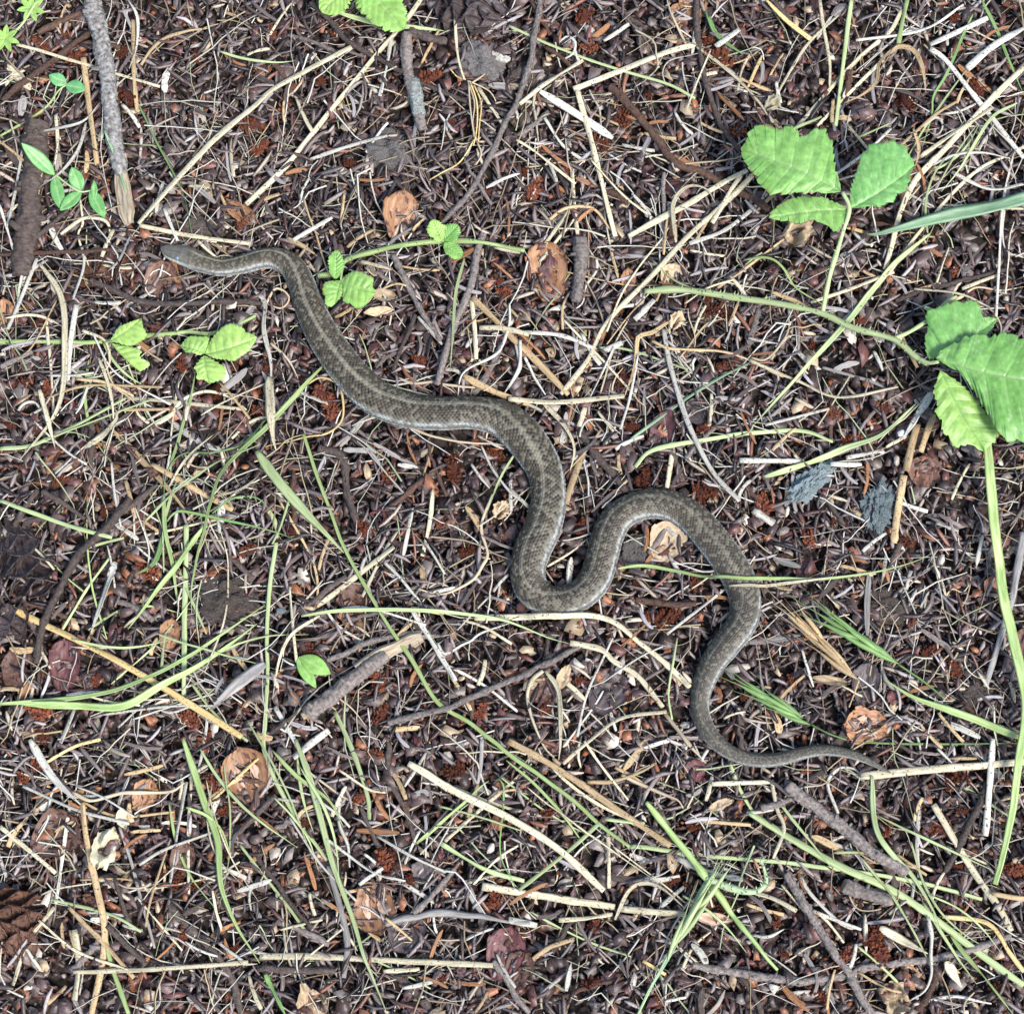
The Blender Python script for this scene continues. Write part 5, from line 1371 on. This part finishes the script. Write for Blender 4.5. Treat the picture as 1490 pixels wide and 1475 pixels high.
def pollen_mesh(seed):
    """a spent fir pollen cone: a slim core ringed with small ragged bracts, length 1 along x"""
    rg = np.random.default_rng(seed)
    V = []; F = []
    n = 92
    gap_a = rg.uniform(0, 6.28)
    for k in range(n):
        f = (k + 0.5) / n
        if rg.uniform() < 0.22 or (f > 0.6 and math.cos(k * 2.39996 - gap_a) > 0.3):
            continue
        r0 = 0.26 * math.sin(math.pi * min(0.97, 0.06 + f * 0.93)) ** 0.55
        a = k * 2.39996
        nrm = np.array([0.10 * (f - 0.5), math.cos(a), math.sin(a)])
        c = np.array([f - 0.5, 0, 0]) + nrm * r0 * rg.uniform(0.75, 1.1) + rg.normal(0, 0.018, 3)
        t1 = np.array([1, 0, 0.0]); t2 = np.cross(nrm, t1); t2 /= np.linalg.norm(t2)
        w = 0.075 * rg.uniform(0.5, 1.5); h = 0.12 * rg.uniform(0.3, 2.2)
        b = len(V)
        tw = rg.uniform(0, 1.0)
        for q in range(5):
            t_ = tw + 2 * math.pi * q / 5
            V.append(c + (t1 * math.cos(t_) + t2 * math.sin(t_)) * w * rg.uniform(0.75, 1.2) - nrm * 0.05)
        for q in range(5):
            t_ = tw + 2 * math.pi * q / 5
            V.append(c + (t1 * math.cos(t_) + t2 * math.sin(t_)) * w * 0.62 + nrm * h * rg.uniform(0.6, 1.2) + t1 * 0.03)
        for q in range(5):
            F.append([b + q, b + (q + 1) % 5, b + 5 + (q + 1) % 5, b + 5 + q])
        F.append([b + 5 + q for q in range(5)])
    nb = len(F)
    m = 10; rings = 9
    b = len(V)
    for i in range(rings):
        f = i / (rings - 1); r0 = 0.24 * math.sin(math.pi * (0.03 + 0.94 * f)) ** 0.6
        for q in range(m):
            t_ = 2 * math.pi * q / m
            V.append(np.array([f - 0.5, r0 * math.cos(t_), r0 * math.sin(t_)]))
    for i in range(rings - 1):
        for q in range(m):
            F.append([b + i * m + q, b + i * m + (q + 1) % m, b + (i + 1) * m + (q + 1) % m, b + (i + 1) * m + q])
    me = mesh_from('pollen_cone', np.array(V), F, smooth=False, mats=[MATS['pollen_cone_red'], MATS['pollen_cone_core']])
    mi = np.zeros(len(F), np.int32); mi[nb:] = 1
    me.polygons.foreach_set('material_index', mi)
    return me


PM = [pollen_mesh(500 + i) for i in range(12)]
POLLEN = [(60,65),(93,62),(107,82),(180,75),(187,140),(285,82),(365,180),(378,210),(395,48),(352,322),(115,250),(503,35),(485,50),(465,115),(623,115),(657,180),(650,208),(510,235),(382,205),(765,250),(710,280),
 (857,65),(945,135),(908,170),(873,205),(1030,62),(1045,85),(825,245),(1070,190),(776,272),(850,20),(1390,25),(1320,145),(40,445),(55,470),(30,560),(68,565),(105,590),(130,660),(372,570),(378,592),(340,530),(265,530),(315,570),(150,745),
 (390,535),(470,575),(482,592),(608,525),(600,545),(720,408),(733,425),(895,445),(1055,532),(1065,562),(1085,605),(1025,625),(915,590),(920,622),(935,697),(1025,715),(1110,735),(905,555),(1045,456),(1030,437),(780,700),
 (1250,415),(1390,390),(1285,597),(108,940),(140,987),(55,1030),(60,1070),(275,1045),(298,1075),(215,830),(360,800),(60,1112),(530,770),(590,775),(425,775),(450,945),(550,990),(555,1040),(700,1035),(547,1098),
 (845,765),(970,900),(942,897),(845,990),(792,1032),(912,1015),(830,1075),(1010,845),(925,850),(1180,780),(1320,785),(1150,992),(1355,945),(1388,972),(235,1270),(258,1280),(281,1288),(340,1380),(270,1355),(310,1140),(330,1175),(40,1310),(280,1465),(140,1350),
 (558,1255),(572,1243),(595,1280),(980,1280),(1000,1290),(1010,1202),(1030,1315),(1052,1318),(866,1345),(935,1365),(790,1390),(955,1455),(1140,1388),(800,1180),(1175,1120),(1390,1130),(1384,1147),(1400,1180),(1365,1205),(1290,1205),(1395,1260),(1475,1265),(1270,1360),(1280,1390),(1190,1445),(1130,1335),
 (1208,600),(1460,1270),(1240,640),(680,800),(640,760),(660,680),(440,1200),(520,1160),(1420,130),(1465,250),(1250,470),(1180,500),(205,560),(230,480),(720,660),(560,690),(1090,1010),(1330,900),(1210,760),(30,1130),(660,1120),(720,1300),(640,1420),(860,1430),(1040,1460),(1230,1390),(1450,1440),(90,700),(15,620),(310,830)]
for k, (x, y) in enumerate(POLLEN):
    a = random.uniform(0, math.pi)
    L = random.choice((15, 20, 24, 27, 30, 36)) * random.uniform(0.85, 1.15)
    o = obj('pollen_cone', PM[k % 12], label=small_label(('rusty' if k % 2 else 'dull red') + ' spent pollen cone', x, y), category='pollen cone', group='spent pollen cones in the litter')
    p = at(x, y, 0.006)
    o.location = (p[0], p[1], float(gz(p[0], p[1])) + 0.0049)
    o.scale = (L * S, L * S * random.uniform(0.7, 1.15), L * S * 0.8)
    o.rotation_euler = (random.uniform(0, 6), random.uniform(-0.25, 0.25), a)


# ---------------------------------------------------------------- fir cones: every scale a part
def fir_cone(cx, cy, L, Wd, ang, label, mk, n=34, off=0.004):
    b = obj('fir_cone', None, label=label, category='fir cone', group='old fir cones')
    p = at(cx, cy, 0.006)
    b.location = (p[0], p[1], float(gz(p[0], p[1])) + off)
    b.rotation_euler = (0, 0, math.radians(ang))
    core = obj('core', lump_mesh('core', int(cx), 3, 0.08, 2.0, 'cone_scale_dark', 1.0), b)
    core.scale = (L * S * 0.44, Wd * S * 0.30, Wd * S * 0.26)
    for k in range(n):
        f = (k + 0.5) / n
        a = k * 2.39996
        if math.sin(a) < -0.55:
            continue
        r0 = Wd * S * 0.26 * math.sin(math.pi * (0.08 + 0.84 * f)) ** 0.6
        me = with_mat(shells('scale')[k % 5], mk)
        o = obj('scale', me, b)
        nrm = Vector((0, math.cos(a), math.sin(a)))
        ydir = (Vector((1, 0, 0)) * 0.86 + nrm * 0.45).normalized()
        xdir = ydir.cross(nrm).normalized(); zdir = xdir.cross(ydir).normalized()
        R = Matrix((xdir, ydir, zdir)).transposed()
        o.rotation_euler = R.to_euler()
        o.location = Vector(((f - 0.5) * L * S * 0.80 - 0.14 * L * S, 0, 0)) + nrm * r0
        s_ = Wd * S * (0.44 + 0.14 * math.sin(math.pi * f))
        o.scale = (s_, s_ * 1.1, s_ * 0.8)


fir_cone(34, 812, 140, 84, -62, 'dark weathered fir cone at the left edge', 'cone_scale_dark', off=-0.001)
fir_cone(692, 22, 110, 86, 170, 'half-open dark fir cone at the top edge', 'cone_scale_dark', off=-0.001)
fir_cone(150, 388, 120, 66, 12, 'half-buried brown fir cone left of the snake\'s head', 'cone_scale_brown', off=-0.003)
fir_cone(22, 1352, 110, 84, 100, 'broken fir cone with spread scales in the bottom left corner', 'cone_scale_brown', off=-0.001)
fir_cone(12, 905, 70, 54, 20, 'small blackened fir cone left of the golden straw\'s tip', 'cone_scale_dark', 22)

# uprooted grass stem with its root tuft
b = empty('uprooted_grass', 674, 114, 'uprooted cream grass stem with hanging yellow roots near the top', 'grass')
part_strand('stem', b, 'straw', 'cream_straw', 5, [(663, -5), (664, 54), (668, 90), (676, 116)], off=0.010)
for q, pts in enumerate([[(680, 118), (690, 150), (688, 180), (694, 205)], [(684, 120), (694, 150), (693, 190), (689, 212)], [(682, 122), (684, 160), (690, 200)], [(690, 124), (700, 150), (698, 180), (696, 206)],
                         [(680, 118), (700, 126), (715, 135), (722, 148)], [(678, 116), (665, 112), (655, 100)], [(686, 121), (705, 108), (716, 95)], [(692, 200), (670, 235), (645, 250), (625, 262)], [(694, 205), (700, 225), (692, 240)]]):
    part_strand('root', b, 'root', 'golden_straw' if q % 2 else 'root_fibre', 2.4, pts, off=0.0085)


# ---------------------------------------------------------------- smaller pieces that can still be told apart
def scatter_pts(n, mind, seed, pad=12):
    rg = np.random.default_rng(seed); out = []
    tries = 0
    while len(out) < n and tries < n * 60:
        tries += 1
        x = rg.uniform(pad, W - pad); y = rg.uniform(pad, H - pad)
        w = at(x, y, 0.008)
        dd = np.hypot(_SN[:, 0] - w[0], _SN[:, 1] - w[1]) - _SR
        if dd.min() < 0.002:
            continue
        if any((x - a) ** 2 + (y - b) ** 2 < mind * mind for a, b in out):
            continue
        out.append((x, y))
    return out


# bud scales
for k, (x, y) in enumerate(scatter_pts(240, 30, 11)):
    mk, cn = [('bud_purple', 'purple-brown'), ('cone_scale_wine', 'dark red'), ('cone_scale_brown', 'chestnut'), ('bud_purple', 'mauve-grey')][k % 4]
    h = random.uniform(16, 32)
    place_shell('bud', 'bud_scale', 'bud scale', x, y, h * random.uniform(0.5, 0.8), h, random.uniform(0, 360), mk,
                small_label(cn + ' curled bud scale', x, y), 'bud scales in the litter', off=random.uniform(0.0035, 0.006), tilt=(random.uniform(-14, 14), random.uniform(-30, 30)), flip=(k % 3 == 0))


def unit_strand(name, kind, L, w, bend, seed, tap):
    rg = np.random.default_rng(seed)
    n = 14 if kind == 'twig' else 9
    t = np.linspace(-0.5, 0.5, n)
    wob = (0.012 if kind == 'twig' else 0.004) * rg.normal(0, 1, n)
    P3 = np.stack([t, bend * (0.25 - t ** 2) + wob, 0.02 * np.cos(t * 5)], -1) * L * S
    return strand_mesh(name, P3, w * S, kind, tap, seed)


def scatter_strands(n, mind, seed, name, cat, group, kind, choices, lo, hi, wlo, whi, noun, off, tap):
    L0 = (lo + hi) / 2
    base = [unit_strand(name, kind, L0, random.uniform(wlo, whi), random.uniform(-0.35, 0.35), seed * 10 + i, tap) for i in range(8)]
    for k, (x, y) in enumerate(scatter_pts(n, mind, seed)):
        mk, cn = choices[k % len(choices)]
        L = random.uniform(lo, hi); a = random.uniform(0, math.pi)
        wq = random.uniform(0.75, 1.3)
        o = obj(name, with_mat(base[k % 8], mk), label=small_label(f'{cn} {noun}', x, y, math.cos(a), -math.sin(a)), category=cat, group=group)
        p = at(x, y, 0.006)
        o.location = (p[0], p[1], float(gz(p[0], p[1])) + off + random.uniform(0, 0.002))
        o.scale = (L / L0, wq, 1.0)
        o.rotation_euler = (random.uniform(-0.4, 0.4), random.uniform(-0.09, 0.09), a)


scatter_strands(180, 30, 12, 'straw_fragment', 'straw', 'short straw bits in the litter', 'straw', [('bleached_straw', 'bleached'), ('cream_straw', 'cream'), ('tan_straw', 'tan'), ('bleached_straw', 'pale'), ('tan_straw', 'buff')], 24, 62, 4, 7, 'straw bit', 0.006, (0.9, 0.7))
scatter_strands(70, 60, 13, 'twig', 'twig', 'twigs in the litter', 'twig', [('dark_bark', 'dark'), ('red_bark', 'reddish'), ('grey_bark', 'greyish')], 45, 95, 6, 9, 'twiglet', 0.0045, (0.9, 0.6))
scatter_strands(110, 40, 14, 'wood_splinter', 'splinter', 'wood splinters in the litter', 'splint', [('grey_wood', 'grey'), ('bleached_straw', 'whitish'), ('orange_wood', 'rusty'), ('tan_straw', 'tan'), ('dark_bark', 'dark')], 24, 60, 5, 9, 'wood splinter', 0.005, (0.5, 0.3))
scatter_strands(300, 22, 15, 'fir_needle', 'fir needle', 'fallen fir needles on top of the litter', 'splint', [('needle_grey', 'grey'), ('needle_brown', 'brown'), ('needle_grey', 'ashen'), ('needle_brown', 'dark'), ('orange_wood', 'rusty'), ('needle_brown', 'umber')], 30, 62, 4, 5, 'fir needle', 0.0058, (0.5, 0.25))
# thin straws, thicker where the photograph shows tangles of dry grass
_n = 0
_rg = np.random.default_rng(77)
_cl = [(1300, 180, 190), (880, 480, 110), (170, 620, 150), (1300, 1280, 200), (250, 900, 130), (700, 1250, 220), (1000, 250, 150), (400, 1250, 180), (900, 1000, 160), (100, 1250, 120)]
while _n < 125:
    cx_, cy_, r_ = _cl[int(_rg.integers(len(_cl)))]
    x = _rg.normal(cx_, r_ * 0.8); y = _rg.normal(cy_, r_ * 0.8)
    L = _rg.uniform(45, 170); a = _rg.uniform(0, math.pi)
    if 900 < x and y < 500 and _rg.uniform() < 0.6:
        a = math.radians(_rg.normal(50, 25))
    if y > 1050 and x > 500 and _rg.uniform() < 0.6:
        a = math.radians(_rg.normal(-32, 18))
    d = np.array([math.cos(a), -math.sin(a)])
    k1 = _rg.normal(0, 0.05) * L; nn = np.array([d[1], -d[0]])
    pts = [np.array([x, y]) - d * L / 2, np.array([x, y]) + nn * k1 - d * L * _rg.uniform(-0.2, 0.2), np.array([x, y]) + d * L / 2]
    mids = np.array([pts[0] * (1 - t) + pts[2] * t for t in np.linspace(0, 1, 9)])
    if mids.min() < 4 or mids[:, 0].max() > W - 4 or mids[:, 1].max() > H - 4:
        continue
    wm_ = at(mids[:, 0], mids[:, 1], 0.01)
    if min((np.hypot(_SN[:, 0] - q[0], _SN[:, 1] - q[1]) - _SR).min() for q in wm_) < 0.0015:
        continue
    ck = 'sbbtsl'[_n % 6]
    strand('straw', ck, _rg.uniform(2.2, 4.6), [tuple(q) for q in pts], off=_rg.uniform(0.0055, 0.009))
    _n += 1
# grass tufts: thin blades drawn out across the litter
_n = 0
_gc = [(275, 800, 70, 85, 14), (230, 930, 90, 30, 25), (330, 660, 60, 50, 25), (420, 1200, 60, -65, 12), (300, 1200, 50, -70, 12), (1250, 1270, 130, -33, 9), (820, 1180, 90, -35, 10), (1380, 200, 90, 48, 18), (130, 560, 80, -20, 40), (1420, 1380, 60, -50, 14)]
while _n < 46:
    cx_, cy_, r_, a_, sp_ = _gc[_n % len(_gc)]
    x = _rg.normal(cx_, r_ * 0.6); y = _rg.normal(cy_, r_ * 0.6); L = _rg.uniform(90, 260); a = math.radians(_rg.normal(a_, sp_))
    d = np.array([math.cos(a), -math.sin(a)]); nn = np.array([d[1], -d[0]]); bw = _rg.normal(0, 0.10) * L
    pts = [np.array([x, y]) + d * L * t + nn * bw * (0.25 - t * t) * 4 for t in (-0.5, -0.18, 0.15, 0.5)]
    P_ = smooth_curve([tuple(q) for q in pts], 12)
    wm_ = at(P_[:, 0], P_[:, 1], 0.01)
    if P_.min() < 3 or P_[:, 0].max() > W - 3 or P_[:, 1].max() > H - 3 or min((np.hypot(_SN[:, 0] - q[0], _SN[:, 1] - q[1]) - _SR).min() for q in wm_) < 0.0015:
        cnt_ = 1
        _gc[_n % len(_gc)] = (cx_ + _rg.normal(0, 3), cy_ + _rg.normal(0, 3), r_, a_, sp_)
        continue
    strand('blade', 'llslvlsl'[_n % 8], _rg.uniform(2.6, 5.2), [tuple(q) for q in pts], off=_rg.uniform(0.0065, 0.011))
    _n += 1
# curly rootlets
for k, (x, y) in enumerate(scatter_pts(45, 70, 16)):
    n = random.randint(4, 6); a = random.uniform(0, 6.28); pts = [(x, y)]; turn = random.uniform(-0.45, 0.45)
    for q in range(n):
        a += turn + random.uniform(-0.5, 0.5); st = random.uniform(12, 22)
        pts.append((pts[-1][0] + st * math.cos(a), pts[-1][1] + st * math.sin(a)))
    ck = ['b', 'f', 's', 't', 'f'][k % 5]
    cn = ['bleached', 'pale', 'cream', 'tan', 'buff'][k % 5]
    mx, my = np.mean([q[0] for q in pts]), np.mean([q[1] for q in pts])
    strand('root', ck, random.uniform(2.0, 3.2), pts, label=small_label(cn + ' curly rootlet', mx, my))

# ---------------------------------------------------------------- uncountable litter
EXT = 0.36
PAL = np.array([(0.030, 0.020, 0.018), (0.075, 0.052, 0.046), (0.15, 0.112, 0.102), (0.25, 0.205, 0.195), (0.37, 0.325, 0.31), (0.10, 0.045, 0.035), (0.20, 0.085, 0.050), (0.44, 0.37, 0.29), (0.12, 0.095, 0.10), (0.52, 0.45, 0.33)])
PW = np.array([0.27, 0.20, 0.16, 0.12, 0.07, 0.06, 0.03, 0.03, 0.04, 0.02])


def rand_xy(n, rg, patch=0.0):
    x = rg.uniform(-EXT, EXT, n * 2); y = rg.uniform(-EXT, EXT, n * 2)
    if patch:      # thinner over bare soil patches
        keep = rg.uniform(0, 1, n * 2) < np.clip(0.62 + 1.1 * (vnoise(x, y, 22, 80) + 0.5 * vnoise(x, y, 55, 81)) * patch, 0.12, 1)
        x = np.r_[x[keep], x[~keep]]; y = np.r_[y[keep], y[~keep]]
    return x[:n], y[:n]


def needle_litter(n, seed, zlo, zhi, lmin, lmax, name, label):
    rg = np.random.default_rng(seed)
    x, y = rand_xy(n, rg, 0.8)
    a = rg.uniform(0, 2 * math.pi, n); L = rg.uniform(lmin, lmax, n) * rg.choice([1, 0.55, 0.8], n); w = rg.uniform(0.0013, 0.0028, n)
    tilt = rg.normal(0, 0.17, n); bend = rg.normal(0, 0.06, n) * L; roll = rg.normal(0, 0.6, n)
    z = gz(x, y) + rg.uniform(zlo, zhi, n)
    t = np.array([-0.5, -0.2, 0.2, 0.5]); tw = np.array([0.45, 1, 0.95, 0.3])
    sec = np.array([(-0.5, -0.12), (-0.15, 0.24), (0.3, 0.2), (0.5, -0.12)])
    d = np.stack([np.cos(a) * np.cos(tilt), np.sin(a) * np.cos(tilt), np.sin(tilt)], -1)
    sd = np.stack([-np.sin(a), np.cos(a), 0 * a], -1)
    up = np.cross(d, sd)
    s2 = sd * np.cos(roll)[:, None] + up * np.sin(roll)[:, None]; u2 = -sd * np.sin(roll)[:, None] + up * np.cos(roll)[:, None]
    c = np.stack([x, y, z], -1)
    V = (c[:, None, None, :] + d[:, None, None, :] * (t[None, :, None] * L[:, None, None])[..., None]
         + sd[:, None, None, :] * (bend[:, None] * (0.25 - t ** 2)[None, :] * 4)[:, :, None, None]
         + s2[:, None, None, :] * (w[:, None, None] * tw[None, :, None] * sec[None, None, :, 0])[..., None]
         + u2[:, None, None, :] * (w[:, None, None] * tw[None, :, None] * sec[None, None, :, 1])[..., None])
    F = []
    for i in range(3):
        for j in range(4):
            F.append((i * 4 + j, i * 4 + (j + 1) % 4, (i + 1) * 4 + (j + 1) % 4, (i + 1) * 4 + j))
    F.append((3, 2, 1, 0)); F.append((12, 13, 14, 15))
    F = np.array(F)
    allF = (F[None] + (np.arange(n) * 16)[:, None, None]).reshape(-1, 4)
    pc = PAL[rg.choice(len(PAL), n, p=PW)] * np.array([0.80, 0.755, 0.71]) * rg.uniform(0.55, 1.35, n)[:, None]
    col = np.repeat(pc, 16, 0)
    me = mesh_from(name, V.reshape(-1, 3), allF, col=col, smooth=False, mats=[MATS['litter']])
    obj(name, me, kind='stuff', label=label)


def fibre_litter(n, seed):
    rg = np.random.default_rng(seed)
    K = 9
    x, y = rand_xy(n, rg)
    a = rg.uniform(0, 2 * math.pi, n); turn = rg.normal(0, 0.20, n)
    step = rg.uniform(0.0012, 0.0036, n)
    P = np.zeros((n, K, 3)); P[:, 0, 0] = x; P[:, 0, 1] = y
    for i in range(1, K):
        a = a + turn + rg.normal(0, 0.22, n)
        P[:, i, 0] = P[:, i - 1, 0] + np.cos(a) * step; P[:, i, 1] = P[:, i - 1, 1] + np.sin(a) * step
    P[..., 2] = gz(P[..., 0], P[..., 1]) + rg.uniform(0.003, 0.0072, n)[:, None] + 0.0012 * np.cumsum(rg.normal(0, 0.5, (n, K)), 1) * 0.6
    T = np.gradient(P, axis=1); T /= np.linalg.norm(T, axis=2)[..., None]
    sd = np.cross(T, [0, 0, 1.0]); sd /= np.linalg.norm(sd, axis=2)[..., None] + 1e-9; up = np.cross(sd, T)
    w = rg.uniform(0.00016, 0.00038, n)
    V = np.zeros((n, K, 3, 3))
    for j in range(3):
        t_ = 2 * math.pi * j / 3 + 0.5
        V[:, :, j] = P + (sd * math.cos(t_) + up * math.sin(t_)) * w[:, None, None]
    F = np.array([(i * 3 + j, i * 3 + (j + 1) % 3, (i + 1) * 3 + (j + 1) % 3, (i + 1) * 3 + j) for i in range(K - 1) for j in range(3)])
    allF = (F[None] + (np.arange(n) * K * 3)[:, None, None]).reshape(-1, 4)
    fp = np.array([(0.50, 0.43, 0.32), (0.62, 0.58, 0.48), (0.33, 0.25, 0.16), (0.20, 0.14, 0.10), (0.42, 0.32, 0.18)])
    col = np.repeat(fp[rg.choice(5, n, p=[.25, .2, .2, .25, .1])] * rg.uniform(0.7, 1.2, n)[:, None], K * 3, 0)
    me = mesh_from('root_fibres', V.reshape(-1, 3), allF, col=col, mats=[MATS['litter']])
    obj('root_fibres', me, kind='stuff', label='fine pale root fibres tangled through the litter')


def fine_straw(n, seed):
    """hair-fine dry grass, thicker in some places than others"""
    rg = np.random.default_rng(seed)
    K = 7
    x, y = rand_xy(n, rg, 0.6)
    a0 = rg.uniform(0, 2 * math.pi, n); L = rg.uniform(0.012, 0.055, n)
    kink = rg.normal(0, 0.14, (n, K)) + (rg.uniform(0, 1, (n, K)) < 0.08) * rg.normal(0, 0.7, (n, K))
    ang = a0[:, None] + np.cumsum(kink, 1)
    st = L[:, None] / (K - 1)
    P = np.zeros((n, K, 3))
    P[..., 0] = x[:, None] + np.cumsum(np.cos(ang) * st, 1); P[..., 1] = y[:, None] + np.cumsum(np.sin(ang) * st, 1)
    P[..., 2] = gz(P[..., 0], P[..., 1]) + rg.uniform(0.0045, 0.0085, n)[:, None] + 0.0007 * rg.normal(0, 1, (n, K))
    T = np.gradient(P, axis=1); T /= np.linalg.norm(T, axis=2)[..., None]
    sd = np.cross(T, [0, 0, 1.0]); sd /= np.linalg.norm(sd, axis=2)[..., None] + 1e-9; up = np.cross(sd, T)
    w = rg.uniform(0.00018, 0.00060, n); tp = np.linspace(1.0, 0.45, K)
    V = np.zeros((n, K, 4, 3))
    for j in range(4):
        t_ = 2 * math.pi * j / 4
        V[:, :, j] = P + (sd * math.cos(t_) + up * math.sin(t_) * 0.5) * (w[:, None] * tp[None])[..., None]
    F = np.array([(i * 4 + j, i * 4 + (j + 1) % 4, (i + 1) * 4 + (j + 1) % 4, (i + 1) * 4 + j) for i in range(K - 1) for j in range(4)])
    allF = (F[None] + (np.arange(n) * K * 4)[:, None, None]).reshape(-1, 4)
    fp = np.array([(0.50, 0.455, 0.34), (0.56, 0.53, 0.44), (0.38, 0.30, 0.18), (0.30, 0.23, 0.15), (0.36, 0.40, 0.22)])
    col = np.repeat(fp[rg.choice(5, n, p=[.32, .28, .18, .14, .08])] * rg.uniform(0.7, 1.1, n)[:, None], K * 4, 0)
    me = mesh_from('fine_straw_litter', V.reshape(-1, 3), allF, col=col, mats=[MATS['crumbs']])
    obj('fine_straw_litter', me, kind='stuff', label='hair-fine pale dry grass tangled over the litter')


def chip_litter(n, seed):
    rg = np.random.default_rng(seed)
    x, y = rand_xy(n, rg, -0.4)
    K = 7
    R = rg.uniform(0.0014, 0.0066, n) * rg.choice([1, 0.6], n)
    an = 2 * math.pi * np.arange(K) / K
    rad = R[:, None] * rg.uniform(0.40, 1.30, (n, K)); asp = rg.uniform(0.22, 0.75, n)
    lx = np.cos(an)[None] * rad; ly = np.sin(an)[None] * rad * asp[:, None]
    cup = rg.normal(0, 0.22, n)
    lz = cup[:, None] * ly ** 2 / (R[:, None]) + rg.normal(0, 0.05, (n, K)) * R[:, None]
    a = rg.uniform(0, 6.28, n); tx = rg.normal(0, 0.35, n); ty = rg.normal(0, 0.35, n)
    z0 = gz(x, y) + rg.uniform(0.0006, 0.0066, n)
    gx = lx * np.cos(a)[:, None] - ly * np.sin(a)[:, None]; gy = lx * np.sin(a)[:, None] + ly * np.cos(a)[:, None]
    gzv = lz + gx * np.tan(tx)[:, None] * 0.8 + gy * np.tan(ty)[:, None] * 0.8
    top = np.stack([x[:, None] + gx, y[:, None] + gy, z0[:, None] + gzv], -1)
    th = rg.uniform(0.00025, 0.0007, n)
    bot = top.copy(); bot[..., 2] -= th[:, None]
    V = np.concatenate([top, bot], 1).reshape(-1, 3)
    off = (np.arange(n) * 2 * K)[:, None]
    tris = np.array([(0, i, i + 1) for i in range(1, K - 1)])
    q = np.array([(i, i + K, (i + 1) % K + K) for i in range(K)] + [(i, (i + 1) % K + K, (i + 1) % K) for i in range(K)])
    Ft = np.vstack([tris, q])
    allF = (Ft[None] + off[:, None, :]).reshape(-1, 3)
    cp = np.array([(0.050, 0.030, 0.025), (0.090, 0.060, 0.050), (0.11, 0.045, 0.036), (0.17, 0.135, 0.115), (0.24, 0.095, 0.045), (0.10, 0.062, 0.055), (0.34, 0.25, 0.15), (0.46, 0.40, 0.32)])
    col = np.repeat(cp[rg.choice(8, n, p=[.27, .22, .15, .10, .07, .12, .04, .03])] * rg.uniform(0.7, 1.3, n)[:, None], 2 * K, 0)
    me = mesh_from('bark_chips', V, allF, col=col, smooth=False, mats=[MATS['litter']])
    obj('bark_chips', me, kind='stuff', label='small brown bark and scale chips filling the litter')


def crumb_litter(n, seed):
    rg = np.random.default_rng(seed)
    x, y = rand_xy(n, rg)
    base = np.array([(1, 0, 0), (-1, 0, 0), (0, 1, 0), (0, -1, 0), (0, 0, 1), (0, 0, -1)], float)
    R = rg.uniform(0.0005, 0.0017, n)
    V = base[None] * R[:, None, None] * rg.uniform(0.6, 1.3, (n, 6, 1)) + rg.normal(0, 0.25, (n, 6, 3)) * R[:, None, None]
    V = V + np.stack([x, y, gz(x, y) + rg.uniform(0.0, 0.0048, n)], -1)[:, None, :]
    T = np.array([(0, 2, 4), (2, 1, 4), (1, 3, 4), (3, 0, 4), (2, 0, 5), (1, 2, 5), (3, 1, 5), (0, 3, 5)])
    allF = (T[None] + (np.arange(n) * 6)[:, None, None]).reshape(-1, 3)
    cp = np.array([(0.045, 0.032, 0.027), (0.085, 0.062, 0.052), (0.16, 0.13, 0.11), (0.22, 0.075, 0.035), (0.30, 0.26, 0.21)])
    col = np.repeat(cp[rg.choice(5, n, p=[.34, .32, .16, .12, .06])] * rg.uniform(0.7, 1.3, n)[:, None], 6, 0)
    me = mesh_from('soil_crumbs', V.reshape(-1, 3), allF, col=col, smooth=False, mats=[MATS['crumbs']])
    obj('soil_crumbs', me, kind='stuff', label='loose soil crumbs and cone debris between the needles')


needle_litter(24000, 21, -0.0004, 0.0075, 0.009, 0.021, 'needle_litter', 'matted dull brown and grey fir needles covering the ground')
fibre_litter(450, 22)
fine_straw(2300, 25)
chip_litter(27000, 23)
crumb_litter(26000, 24)
